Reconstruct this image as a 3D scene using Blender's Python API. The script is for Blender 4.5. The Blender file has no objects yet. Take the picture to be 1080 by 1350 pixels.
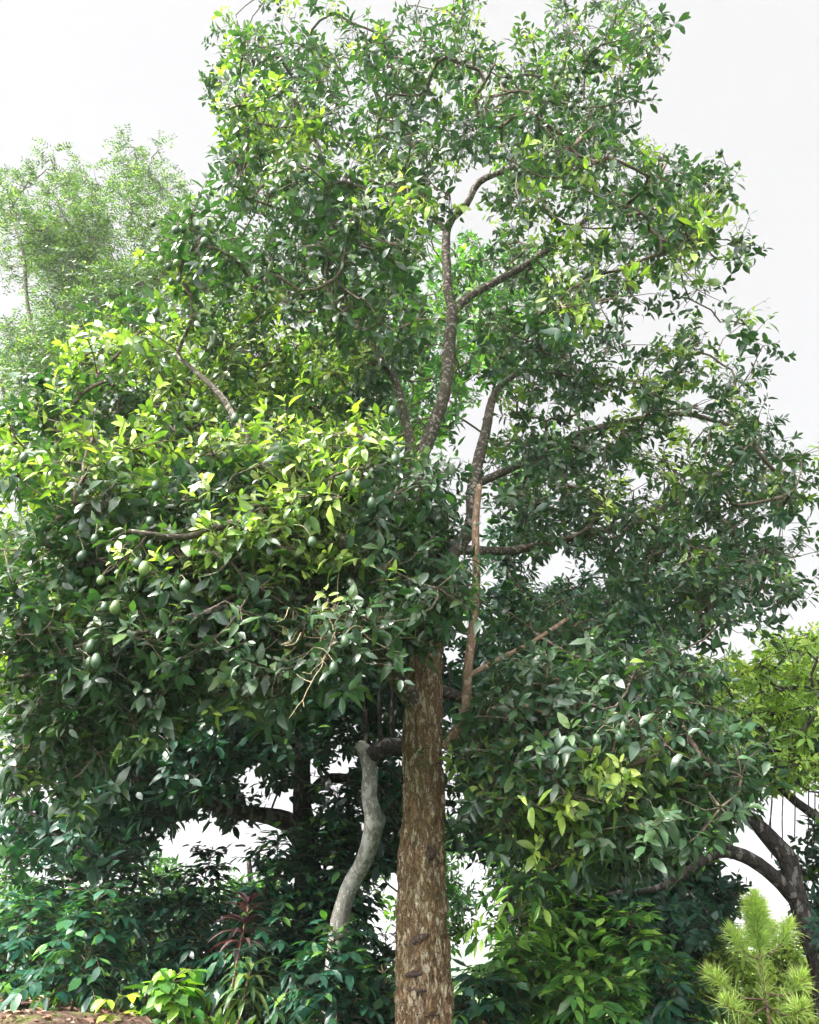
import bpy, math, numpy as np
R = np.random.default_rng(11)
scene = bpy.context.scene
COL = scene.collection

# ------------------------------------------------------------------ camera
F = 1060.0
PITCH = math.radians(30.0)
CAM = np.array([0.0, 0.0, 1.6])
cs, sn = math.cos(PITCH), math.sin(PITCH)
FWD = np.array([0, cs, sn]); UP = np.array([0, -sn, cs]); RT = np.array([1.0, 0, 0])

def at(px, py, Y):
    d = FWD + RT * ((px - 540) / F) + UP * ((675 - py) / F)
    return CAM + d * (Y / d[1])

def proj(P):
    q = np.atleast_2d(P) - CAM
    z = q @ FWD
    return 540 + F * (q @ RT) / z, 675 - F * (q @ UP) / z, z

def pxm(px, py, Y):
    """metres per pixel at that point"""
    return float(proj(at(px, py, Y))[2][0]) / F

# ------------------------------------------------------------------ terrain
def ground_z(x, y):
    x = np.asarray(x, float); y = np.asarray(y, float)
    s = np.clip((y - 1.0) / 6.0, 0, 1); s = s * s * (3 - 2 * s)
    z = 1.14 * s
    z = z + .165 * s * np.clip((-x - .9) / 1.6, 0, 1)
    side = np.clip((x - 1.0) / 5.0, 0, 1)
    z = z - 0.45 * side * s
    back = np.clip((y - 12.5) / 16.0, 0, 1); back = back * back * (3 - 2 * back)
    z = z - 4.5 * back
    z += 0.05 * np.sin(x * 1.3 + 0.7 * y) * s + 0.03 * np.sin(2.9 * x - 1.7 * y + 1.0) * s + 0.015 * np.sin(7.3 * x + 5.1 * y)
    return z

def gp(px, Y):
    """ground point under image column px at depth Y"""
    x = at(px, 1330, Y)[0]
    return np.array([x, Y, float(ground_z(x, Y))])

# ------------------------------------------------------------------ mesh helpers
def mk_mesh(name, V, Fc, mat, attr=None, smooth=True):
    """Fc : list of (n,k) int arrays (k = 3 or 4); attr : matching list of (n,3) face vectors"""
    me = bpy.data.meshes.new(name)
    V = np.asarray(V, np.float32)
    me.vertices.add(len(V)); me.vertices.foreach_set('co', V.ravel())
    loops = np.concatenate([f.ravel() for f in Fc]).astype(np.int32)
    tot = np.concatenate([np.full(len(f), f.shape[1], np.int32) for f in Fc])
    st = np.concatenate([[0], np.cumsum(tot)[:-1]]).astype(np.int32)
    me.loops.add(len(loops)); me.loops.foreach_set('vertex_index', loops)
    me.polygons.add(len(tot)); me.polygons.foreach_set('loop_start', st)
    if smooth:
        me.polygons.foreach_set('use_smooth', np.ones(len(tot), bool))
    if attr is not None:
        a = me.attributes.new('tint', 'FLOAT_VECTOR', 'FACE')
        a.data.foreach_set('vector', np.concatenate(attr).astype(np.float32).ravel())
    me.update(calc_edges=True)
    me.materials.append(mat)
    return me

def link(name, me, parent=None, loc=None):
    o = bpy.data.objects.new(name, me); COL.objects.link(o)
    if parent is not None:
        o.parent = parent
        o.matrix_parent_inverse.identity()
    if loc is not None: o.location = loc
    return o

def empty(name, loc, label, cat, group=None):
    o = bpy.data.objects.new(name, None); COL.objects.link(o)
    o.location = loc; o.empty_display_size = 0.2
    o['label'] = label; o['category'] = cat
    if group: o['group'] = group
    return o

def part(name, buf, mat, root, smooth=True):
    """buf = (V, faces, attr) in world coordinates"""
    V, Fc, A = buf
    me = mk_mesh(name, np.asarray(V) - np.array(root.location), Fc, mat, A, smooth)
    return link(name, me, root)

def unit(v):
    v = np.asarray(v, float)
    return v / np.maximum(np.linalg.norm(v, axis=-1, keepdims=True), 1e-9)

class Buf:
    def __init__(s): s.V = []; s.Q = []; s.T = []; s.n = 0; s.aq = []; s.at = []
    def add(s, V, Q=None, T=None, aq=None, at_=None):
        if Q is not None and len(Q):
            s.Q.append(np.asarray(Q) + s.n); s.aq.append(np.zeros((len(Q), 3)) if aq is None else aq)
        if T is not None and len(T):
            s.T.append(np.asarray(T) + s.n); s.at.append(np.zeros((len(T), 3)) if at_ is None else at_)
        s.V.append(V); s.n += len(V)
    def out(s):
        Fc, A = [], []
        if s.Q: Fc.append(np.concatenate(s.Q)); A.append(np.concatenate(s.aq))
        if s.T: Fc.append(np.concatenate(s.T)); A.append(np.concatenate(s.at))
        return np.concatenate(s.V), Fc, A

def tube(buf, P, rad, sides=8, wob=0.0, cap=True):
    P = np.asarray(P, float); n = len(P); rad = np.asarray(rad, float) * np.ones(n)
    T = np.gradient(P, axis=0); T = unit(T)
    ref = np.array([0.31, 0.95, 0.05]) if abs(T[0] @ np.array([0.31, 0.95, 0.05])) < 0.9 else np.array([1.0, 0, 0])
    u = unit(np.cross(T[0], ref)); U = [u]
    for i in range(1, n):
        u = U[-1] - T[i] * (U[-1] @ T[i]); U.append(unit(u))
    U = np.array(U); W = np.cross(T, U)
    a = np.arange(sides) * 2 * math.pi / sides
    ring = U[:, None] * np.cos(a)[None, :, None] + W[:, None] * np.sin(a)[None, :, None]
    rr = rad[:, None] * np.ones((1, sides))
    if wob: rr = rr * (1 + wob * (R.random((n, sides)) - 0.5))
    V = (P[:, None] + ring * rr[:, :, None]).reshape(-1, 3)
    i = np.arange(n - 1)[:, None] * sides; j = np.arange(sides)[None]
    j2 = (j + 1) % sides
    Q = np.stack([i + j, i + j2, i + sides + j2, i + sides + j], -1).reshape(-1, 4)
    T3 = None
    if cap:
        V = np.vstack([V, P[-1] + T[-1] * rad[-1] * 0.8])
        e = (n - 1) * sides
        T3 = np.stack([e + np.arange(sides), e + (np.arange(sides) + 1) % sides, np.full(sides, len(V) - 1)], -1)
    buf.add(V, Q, T3)

def catmull(P, step=0.15):
    """P (n,k) control points -> smooth resample (first 3 columns are position)"""
    P = np.asarray(P, float)
    if len(P) == 2:
        m = max(2, int(np.linalg.norm(P[1, :3] - P[0, :3]) / step) + 1)
        t = np.linspace(0, 1, m)[:, None]
        return P[0] * (1 - t) + P[1] * t
    Q = np.vstack([2 * P[0] - P[1], P, 2 * P[-1] - P[-2]])
    out = []
    for i in range(1, len(Q) - 2):
        m = max(2, int(np.linalg.norm(Q[i + 1, :3] - Q[i, :3]) / step) + 1)
        t = np.linspace(0, 1, m, endpoint=False)[:, None]
        p0, p1, p2, p3 = Q[i - 1], Q[i], Q[i + 1], Q[i + 2]
        out.append(0.5 * ((2 * p1) + (-p0 + p2) * t + (2 * p0 - 5 * p1 + 4 * p2 - p3) * t**2 + (-p0 + 3 * p1 - 3 * p2 + p3) * t**3))
    out.append(P[-1:])
    return np.vstack(out)

# leaf templates: (x along leaf 0..1, y half width, z) ; rib + sides
def leaf_template(kind):
    if kind == 'broad':      # elliptic, pointed, 3 segments and a fold
        V = [(0,0,0),(.2,.17,.03),(.2,0,-.01),(.2,-.17,.03),(.55,.24,.02),(.55,0,-.03),(.55,-.24,.02),(.85,.12,-.07),(.85,0,-.10),(.85,-.12,-.07),(1.02,0,-.19)]
        Q = [(1,2,5,4),(2,3,6,5),(4,5,8,7),(5,6,9,8)]
        T = [(0,2,1),(0,3,2),(7,8,10),(8,9,10)]
    elif kind == 'lance':    # narrow, long tip, waved edge
        V = [(0,0,0),(.25,.13,.03),(.25,0,-.01),(.25,-.13,.03),(.6,.14,.0),(.6,0,-.05),(.6,-.14,.0),(1.0,0,-.24)]
        Q = [(1,2,5,4),(2,3,6,5)]
        T = [(0,2,1),(0,3,2),(4,5,7),(5,6,7)]
    else:                    # small: four faces
        V = [(0,0,0),(.45,.22,.03),(.45,0,-.01),(.45,-.22,.03),(1.0,0,-.12)]
        Q = []
        T = [(0,2,1),(0,3,2),(1,2,4),(2,3,4)]
    return np.array(V, float), np.array(Q, int).reshape(-1, 4), np.array(T, int)

def leaves(buf, base, axis, up, length, kind='broad', width=1.0, tint=None, bend=1.0):
    """vectorised leaves: base (N,3), axis (N,3), up (N,3), length (N,)"""
    tv, tq, tt = leaf_template(kind)
    N = len(base)
    if N == 0: return
    X = unit(axis); Z = up - X * np.sum(up * X, 1, keepdims=True); Z = unit(Z + 1e-6); Yv = np.cross(Z, X)
    L = np.asarray(length)[:, None, None] * np.ones((N, 1, 1))
    w = (np.asarray(width) * np.ones(N))[:, None, None] * R.uniform(.85, 1.15, (N, 1, 1))
    fold = R.uniform(-.2, 1.9, (N, 1, 1)); bd = (bend * R.uniform(.1, 2.2, (N, 1)))
    tw = R.normal(0, .25, (N, 1))
    x = tv[None, :, 0:1]; y = tv[None, :, 1:2] * w
    rib = np.where(np.abs(tv[:, 1]) > 0, 0, 1)
    z = (np.abs(tv[:, 1]) * .28)[None, :, None] * fold + (-(tv[:, 0]**2) * .16)[None, :, None] * bd[:, :, None] + (tv[:, 0] * tv[:, 1])[None, :, None] * tw[:, :, None] * 1.5
    V = base[:, None] + L * (x * X[:, None] + y * Yv[:, None] + z * Z[:, None])
    k = len(tv); off = (np.arange(N) * k)[:, None, None]
    if tint is None: tint = np.stack([R.random(N), R.random(N), np.zeros(N)], 1)
    Q = (tq[None] + off).reshape(-1, 4) if len(tq) else None
    T = (tt[None] + off).reshape(-1, 3)
    buf.add(V.reshape(-1, 3), Q, T, None if Q is None else np.repeat(tint, len(tq), 0), np.repeat(tint, len(tt), 0))

# ------------------------------------------------------------------ materials
def new_mat(name):
    m = bpy.data.materials.new(name); m.use_nodes = True
    nt = m.node_tree; nt.nodes.clear()
    return m, nt, nt.nodes, nt.links

def ramp(N, stops, interp='LINEAR'):
    r = N.new('ShaderNodeValToRGB'); r.color_ramp.interpolation = interp
    e = r.color_ramp.elements
    while len(e) > 1: e.remove(e[-1])
    e[0].position = stops[0][0]; e[0].color = (*stops[0][1], 1)
    for p, c in stops[1:]:
        x = e.new(p); x.color = (*c, 1)
    return r

def leaf_mat(name, stops, rough=.38, trans=.35, tcol=(1.25, 1.35, .35), spec=.5, under=(.055, .12, .080), undermix=.45):
    m, nt, N, L = new_mat(name)
    out = N.new('ShaderNodeOutputMaterial')
    at_ = N.new('ShaderNodeAttribute'); at_.attribute_name = 'tint'
    sep = N.new('ShaderNodeSeparateXYZ'); L.new(at_.outputs['Vector'], sep.inputs[0])
    rp = ramp(N, stops); L.new(sep.outputs[0], rp.inputs[0])
    hsv = N.new('ShaderNodeHueSaturation')
    mr = N.new('ShaderNodeMapRange'); mr.inputs[3].default_value = .65; mr.inputs[4].default_value = 1.4
    L.new(sep.outputs[1], mr.inputs[0]); L.new(mr.outputs[0], hsv.inputs['Value'])
    mh = N.new('ShaderNodeMapRange'); mh.inputs[3].default_value = .485; mh.inputs[4].default_value = .515
    L.new(sep.outputs[2], mh.inputs[0]); L.new(mh.outputs[0], hsv.inputs['Hue'])
    L.new(rp.outputs[0], hsv.inputs['Color'])
    # blotchy surface
    tc = N.new('ShaderNodeTexCoord'); nz = N.new('ShaderNodeTexNoise'); nz.inputs['Scale'].default_value = 26; nz.inputs['Detail'].default_value = 3
    L.new(tc.outputs['Object'], nz.inputs['Vector'])
    mv = N.new('ShaderNodeMapRange'); mv.inputs[1].default_value = .3; mv.inputs[2].default_value = .7; mv.inputs[3].default_value = .75; mv.inputs[4].default_value = 1.2
    L.new(nz.outputs[0], mv.inputs[0])
    mul = N.new('ShaderNodeVectorMath'); mul.operation = 'SCALE'; L.new(hsv.outputs[0], mul.inputs[0]); L.new(mv.outputs[0], mul.inputs['Scale'])
    geo = N.new('ShaderNodeNewGeometry')
    ub = N.new('ShaderNodeMath'); ub.operation = 'MULTIPLY'; ub.inputs[1].default_value = undermix; L.new(geo.outputs['Backfacing'], ub.inputs[0])
    mixu = N.new('ShaderNodeMix'); mixu.data_type = 'RGBA'; L.new(ub.outputs[0], mixu.inputs[0]); L.new(mul.outputs[0], mixu.inputs[6]); mixu.inputs[7].default_value = (*under, 1)
    bs = N.new('ShaderNodeBsdfPrincipled'); L.new(mixu.outputs[2], bs.inputs['Base Color'])
    rr = N.new('ShaderNodeMapRange'); rr.inputs[3].default_value = rough - .1; rr.inputs[4].default_value = rough + .18; L.new(sep.outputs[2], rr.inputs[0]); L.new(rr.outputs[0], bs.inputs['Roughness'])
    bs.inputs['Specular IOR Level'].default_value = spec
    tr = N.new('ShaderNodeBsdfTranslucent')
    tcm = N.new('ShaderNodeVectorMath'); tcm.operation = 'MULTIPLY'; L.new(mul.outputs[0], tcm.inputs[0]); tcm.inputs[1].default_value = tcol
    L.new(tcm.outputs[0], tr.inputs['Color'])
    mx = N.new('ShaderNodeMixShader'); mx.inputs[0].default_value = trans
    L.new(bs.outputs[0], mx.inputs[1]); L.new(tr.outputs[0], mx.inputs[2]); L.new(mx.outputs[0], out.inputs[0])
    return m

def bark_mat(name, dark, mid, light, moss=None, scale=1.0, mossamt=.4, bump=.6, stretch=.28, lichen=None):
    m, nt, N, L = new_mat(name)
    out = N.new('ShaderNodeOutputMaterial'); bs = N.new('ShaderNodeBsdfPrincipled')
    bs.inputs['Roughness'].default_value = .88; bs.inputs['Specular IOR Level'].default_value = .2
    tc = N.new('ShaderNodeTexCoord'); mp = N.new('ShaderNodeMapping'); mp.inputs['Scale'].default_value = (1, 1, stretch)
    L.new(tc.outputs['Object'], mp.inputs[0])
    n1 = N.new('ShaderNodeTexNoise'); n1.inputs['Scale'].default_value = 34 * scale; n1.inputs['Detail'].default_value = 8; n1.inputs['Roughness'].default_value = .7
    L.new(mp.outputs[0], n1.inputs['Vector'])
    vo = N.new('ShaderNodeTexVoronoi'); vo.feature = 'DISTANCE_TO_EDGE'; vo.inputs['Scale'].default_value = 22 * scale
    ad = N.new('ShaderNodeMixRGB'); ad.blend_type = 'ADD'; ad.inputs[0].default_value = .07; L.new(mp.outputs[0], ad.inputs[1]); L.new(n1.outputs['Color'], ad.inputs[2]); L.new(ad.outputs[0], vo.inputs['Vector'])
    rp = ramp(N, [(.3, dark), (.47, mid), (.60, mid), (.72, light)]); L.new(n1.outputs[0], rp.inputs[0])
    rc = ramp(N, [(0, (.25, .22, .2)), (.12, (1, 1, 1))]); L.new(vo.outputs[0], rc.inputs[0])
    mu = N.new('ShaderNodeMixRGB'); mu.blend_type = 'MULTIPLY'; mu.inputs[0].default_value = .85; L.new(rp.outputs[0], mu.inputs[1]); L.new(rc.outputs[0], mu.inputs[2])
    col = mu.outputs[0]
    # pale flakes
    v2 = N.new('ShaderNodeTexVoronoi'); v2.inputs['Scale'].default_value = 30 * scale; L.new(ad.outputs[0], v2.inputs['Vector'])
    sp = N.new('ShaderNodeSeparateColor'); L.new(v2.outputs['Color'], sp.inputs[0])
    fl = ramp(N, [(.80, (0, 0, 0)), (.84, (1, 1, 1))]); L.new(sp.outputs[0], fl.inputs[0])
    mf = N.new('ShaderNodeMixRGB'); L.new(fl.outputs[0], mf.inputs[0]); L.new(col, mf.inputs[1]); mf.inputs[2].default_value = (*light, 1)
    n5 = N.new('ShaderNodeTexNoise'); n5.inputs['Scale'].default_value = 110 * scale; n5.inputs['Detail'].default_value = 4; n5.inputs['Roughness'].default_value = .8; L.new(mp.outputs[0], n5.inputs['Vector'])
    r5 = ramp(N, [(.36, (.30, .27, .25)), (.5, (1, 1, 1)), (.66, (1.0, 1.0, 1.0))]); L.new(n5.outputs[0], r5.inputs[0])
    m5 = N.new('ShaderNodeMixRGB'); m5.blend_type = 'MULTIPLY'; m5.inputs[0].default_value = .8; L.new(mf.outputs[0], m5.inputs[1]); L.new(r5.outputs[0], m5.inputs[2])
    col = m5.outputs[0]
    if moss:
        n2 = N.new('ShaderNodeTexNoise'); n2.inputs['Scale'].default_value = 3.2; n2.inputs['Detail'].default_value = 7; n2.inputs['Roughness'].default_value = .65; L.new(tc.outputs['Object'], n2.inputs['Vector'])
        rm = ramp(N, [(.5, (0, 0, 0)), (.66, (mossamt,) * 3)]); L.new(n2.outputs[0], rm.inputs[0])
        mm = N.new('ShaderNodeMixRGB'); L.new(rm.outputs[0], mm.inputs[0]); L.new(col, mm.inputs[1]); mm.inputs[2].default_value = (*moss, 1)
        col = mm.outputs[0]
    if lichen:
        n3 = N.new('ShaderNodeTexNoise'); n3.inputs['Scale'].default_value = 9; n3.inputs['Detail'].default_value = 6; L.new(tc.outputs['Object'], n3.inputs['Vector'])
        rl = ramp(N, [(.52, (0, 0, 0)), (.58, (.8,) * 3)]); L.new(n3.outputs[0], rl.inputs[0])
        ml = N.new('ShaderNodeMixRGB'); L.new(rl.outputs[0], ml.inputs[0]); L.new(col, ml.inputs[1]); ml.inputs[2].default_value = (*lichen, 1)
        col = ml.outputs[0]
    L.new(col, bs.inputs['Base Color'])
    bp = N.new('ShaderNodeBump'); bp.inputs['Strength'].default_value = bump; bp.inputs['Distance'].default_value = .04
    hm = N.new('ShaderNodeMath'); hm.operation = 'MULTIPLY'; L.new(rc.outputs[0], hm.inputs[0]); L.new(n1.outputs[0], hm.inputs[1]); L.new(hm.outputs[0], bp.inputs['Height'])
    L.new(bp.outputs[0], bs.inputs['Normal']); L.new(bs.outputs[0], out.inputs[0])
    return m

M = {}
M['avo'] = leaf_mat('avocado_leaf', [(0, (.017, .050, .024)), (.5, (.048, .098, .032)), (.66, (.15, .235, .045)), (1, (.36, .45, .09))], rough=.33, trans=.30, tcol=(1.25, 1.6, .45), spec=.65)
M['dark'] = leaf_mat('dark_leaf', [(0, (.008, .042, .028)), (.6, (.020, .075, .040)), (.85, (.05, .14, .035)), (1, (.12, .26, .04))], rough=.36, trans=.28, tcol=(1.2, 1.7, .4))
M['mid'] = leaf_mat('mid_leaf', [(0, (.022, .080, .024)), (.6, (.055, .155, .03)), (1, (.18, .36, .045))], rough=.4, trans=.4, tcol=(1.4, 1.6, .4))
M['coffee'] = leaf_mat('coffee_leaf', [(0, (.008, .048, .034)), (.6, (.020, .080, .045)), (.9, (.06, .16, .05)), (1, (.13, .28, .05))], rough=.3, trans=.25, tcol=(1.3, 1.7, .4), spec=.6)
M['lime'] = leaf_mat('lime_leaf', [(0, (.14, .26, .04)), (.6, (.34, .48, .07)), (1, (.55, .64, .16))], rough=.45, trans=.42, tcol=(1.2, 1.25, .5))
M['fresh'] = leaf_mat('fresh_leaf', [(0, (.14, .26, .05)), (.6, (.34, .50, .09)), (1, (.58, .72, .18))], rough=.45, trans=.42, tcol=(1.3, 1.35, .45))
M['sunlit_tint'] = leaf_mat('sunlit_tint_leaf', [(0, (.03, .11, .035)), (.6, (.09, .24, .05)), (1, (.30, .50, .09))], rough=.36, trans=.38, tcol=(1.3, 1.5, .45))  # lighter leaf green that paints sunlight onto shrubs standing in shade
M['feather'] = leaf_mat('feathery_leaf', [(0, (.022, .055, .02)), (.6, (.06, .12, .03)), (1, (.18, .27, .05))], rough=.45, trans=.45, tcol=(1.3, 1.4, .6))
M['purple'] = leaf_mat('purple_leaf', [(0, (.022, .012, .016)), (.6, (.060, .024, .034)), (1, (.12, .07, .06))], rough=.4, trans=.2, tcol=(1.4, .5, .6), under=(.07, .03, .04))
M['strap'] = leaf_mat('strap_leaf', [(0, (.03, .08, .03)), (.6, (.07, .14, .05)), (1, (.2, .28, .09))], rough=.38, trans=.25)
M['needle'] = leaf_mat('pine_needle', [(0, (.34, .48, .14)), (.6, (.50, .66, .18)), (1, (.74, .86, .26))], rough=.5, trans=.45, tcol=(1.05, 1.1, .7), undermix=0)
M['litter'] = leaf_mat('leaf_litter', [(0, (.05, .028, .018)), (.6, (.13, .078, .052)), (1, (.26, .19, .13))], rough=.8, trans=.1, tcol=(1, .8, .5), spec=.2, under=(.22, .15, .1))
M['bark'] = bark_mat('flaking_brown_bark', (.075, .046, .028), (.34, .215, .12), (.72, .61, .45), moss=(.17, .15, .05), mossamt=.4, bump=1.0, scale=1.9, stretch=.38)
M['limb'] = bark_mat('grey_brown_limb_bark', (.035, .028, .023), (.10, .083, .068), (.30, .27, .23), moss=(.09, .10, .05), mossamt=.3, scale=1.5, stretch=1, bump=.5)
M['shoot'] = bark_mat('pinkish_brown_shoot_bark', (.11, .065, .045), (.23, .15, .105), (.36, .27, .2), scale=2, stretch=.6, bump=.35)
M['twig'] = bark_mat('twig_bark', (.06, .045, .035), (.13, .10, .075), (.25, .21, .17), scale=3, stretch=1, bump=.2)
M['drytwig'] = bark_mat('dry_twig_bark', (.18, .14, .09), (.38, .30, .2), (.55, .46, .34), scale=3, stretch=1, bump=.2)
M['grey'] = bark_mat('pale_grey_bark', (.10, .10, .095), (.24, .235, .22), (.46, .45, .42), moss=(.07, .08, .05), mossamt=.6, scale=2.2, stretch=.5, bump=.3, lichen=(.36, .36, .34))
M['darkbark'] = bark_mat('dark_wet_bark', (.02, .017, .015), (.05, .042, .038), (.16, .15, .14), scale=.8, stretch=.5, bump=.6)
M['darklichen'] = bark_mat('dark_bark_with_lichen', (.02, .017, .015), (.06, .05, .045), (.2, .19, .17), scale=.8, stretch=.5, bump=.6, lichen=(.22, .20, .17))
M['stem'] = bark_mat('green_brown_stem', (.05, .05, .025), (.12, .11, .06), (.28, .25, .16), scale=3, stretch=.5, bump=.2)

def fruit_mat():
    m, nt, N, L = new_mat('avocado_skin')
    out = N.new('ShaderNodeOutputMaterial'); bs = N.new('ShaderNodeBsdfPrincipled')
    oi = N.new('ShaderNodeObjectInfo')
    rp = ramp(N, [(0, (.022, .050, .026)), (.75, (.035, .072, .030)), (.88, (.11, .17, .05)), (1, (.15, .21, .06))]); L.new(oi.outputs['Random'], rp.inputs[0])
    tc = N.new('ShaderNodeTexCoord'); nz = N.new('ShaderNodeTexNoise'); nz.inputs['Scale'].default_value = 160; nz.inputs['Detail'].default_value = 2; L.new(tc.outputs['Object'], nz.inputs['Vector'])
    r2 = ramp(N, [(.62, (0, 0, 0)), (.7, (.5,) * 3)]); L.new(nz.outputs[0], r2.inputs[0])
    mx = N.new('ShaderNodeMixRGB'); L.new(r2.outputs[0], mx.inputs[0]); L.new(rp.outputs[0], mx.inputs[1]); mx.inputs[2].default_value = (.22, .28, .14, 1)
    L.new(mx.outputs[0], bs.inputs['Base Color']); bs.inputs['Roughness'].default_value = .42
    bp = N.new('ShaderNodeBump'); bp.inputs['Strength'].default_value = .3; bp.inputs['Distance'].default_value = .003; L.new(nz.outputs[0], bp.inputs['Height']); L.new(bp.outputs[0], bs.inputs['Normal'])
    L.new(bs.outputs[0], out.inputs[0]); return m
M['fruit'] = fruit_mat()

def ground_mat():
    m, nt, N, L = new_mat('red_brown_soil')
    out = N.new('ShaderNodeOutputMaterial'); bs = N.new('ShaderNodeBsdfPrincipled'); bs.inputs['Roughness'].default_value = .95; bs.inputs['Specular IOR Level'].default_value = .1
    tc = N.new('ShaderNodeTexCoord')
    n1 = N.new('ShaderNodeTexNoise'); n1.inputs['Scale'].default_value = 9; n1.inputs['Detail'].default_value = 10; n1.inputs['Roughness'].default_value = .7; L.new(tc.outputs['Object'], n1.inputs['Vector'])
    rp = ramp(N, [(.32, (.028, .018, .012)), (.5, (.075, .048, .036)), (.68, (.16, .12, .095))]); L.new(n1.outputs[0], rp.inputs[0])
    n2 = N.new('ShaderNodeTexNoise'); n2.inputs['Scale'].default_value = 1.1; n2.inputs['Detail'].default_value = 8; n2.inputs['Roughness'].default_value = .65; L.new(tc.outputs['Object'], n2.inputs['Vector'])
    rm = ramp(N, [(.5, (0, 0, 0)), (.6, (.85,) * 3)]); L.new(n2.outputs[0], rm.inputs[0])
    mx = N.new('ShaderNodeMixRGB'); L.new(rm.outputs[0], mx.inputs[0]); L.new(rp.outputs[0], mx.inputs[1]); mx.inputs[2].default_value = (.10, .13, .03, 1)
    # far land is green
    ln = N.new('ShaderNodeVectorMath'); ln.operation = 'LENGTH'; L.new(tc.outputs['Object'], ln.inputs[0])
    mr = N.new('ShaderNodeMapRange'); mr.inputs[1].default_value = 13; mr.inputs[2].default_value = 20; L.new(ln.outputs['Value'], mr.inputs[0])
    m2 = N.new('ShaderNodeMixRGB'); L.new(mr.outputs[0], m2.inputs[0]); L.new(mx.outputs[0], m2.inputs[1]); m2.inputs[2].default_value = (.07, .13, .03, 1)
    sy = N.new('ShaderNodeSeparateXYZ'); L.new(tc.outputs['Object'], sy.inputs[0])
    mg = N.new('ShaderNodeMapRange'); mg.inputs[1].default_value = 6.2; mg.inputs[2].default_value = 4.8; L.new(sy.outputs[1], mg.inputs[0])
    m3 = N.new('ShaderNodeMixRGB'); L.new(mg.outputs[0], m3.inputs[0]); L.new(m2.outputs[0], m3.inputs[1]); m3.inputs[2].default_value = (.035, .075, .02, 1)
    L.new(m3.outputs[0], bs.inputs['Base Color'])
    bp = N.new('ShaderNodeBump'); bp.inputs['Strength'].default_value = .9; bp.inputs['Distance'].default_value = .05; L.new(n1.outputs[0], bp.inputs['Height']); L.new(bp.outputs[0], bs.inputs['Normal'])
    L.new(bs.outputs[0], out.inputs[0]); return m
M['ground'] = ground_mat()

def hill_mat():
    m, nt, N, L = new_mat('wooded_hill')
    out = N.new('ShaderNodeOutputMaterial'); bs = N.new('ShaderNodeBsdfPrincipled'); bs.inputs['Roughness'].default_value = 1; bs.inputs['Specular IOR Level'].default_value = 0
    tc = N.new('ShaderNodeTexCoord'); n1 = N.new('ShaderNodeTexNoise'); n1.inputs['Scale'].default_value = .02; n1.inputs['Detail'].default_value = 10; L.new(tc.outputs['Object'], n1.inputs['Vector'])
    rp = ramp(N, [(.35, (.035, .07, .03)), (.65, (.06, .11, .04))]); L.new(n1.outputs[0], rp.inputs[0]); L.new(rp.outputs[0], bs.inputs['Base Color']); L.new(bs.outputs[0], out.inputs[0]); return m
M['hill'] = hill_mat()

# ------------------------------------------------------------------ tree growing
def limb_path(pts):
    """pts: (px, py, Y, radius_px) -> smooth (x,y,z,r)"""
    A = []
    for px, py, Y, rp in pts:
        p = at(px, py, Y); A.append([*p, rp * pxm(px, py, Y)])
    return catmull(np.array(A), .12)

def sample_map(rows, n, yfun, cell=40, jitter=1.0):
    """clump centres: rows {py: [(x0,x1,dens),...]}"""
    segs = [(y, a, b, d) for y, L_ in rows.items() for a, b, d in L_]
    w = np.array([(b - a) * d for _, a, b, d in segs], float); w /= w.sum()
    out = []
    idx = R.choice(len(segs), n, p=w)
    for i in idx:
        y, a, b, d = segs[i]
        px = R.uniform(a + 6, b - 6); py = R.uniform(y, y + cell)
        Y = yfun(px, py)
        out.append((px, py, Y))
    return np.array(out)

def spread(cand, P, dmin):
    """thin candidates so clumps do not pile up"""
    keep = []
    for i in range(len(P)):
        if all(np.sum((P[i] - P[j])**2) > dmin * dmin for j in keep[-400:]): keep.append(i)
    return keep

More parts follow.
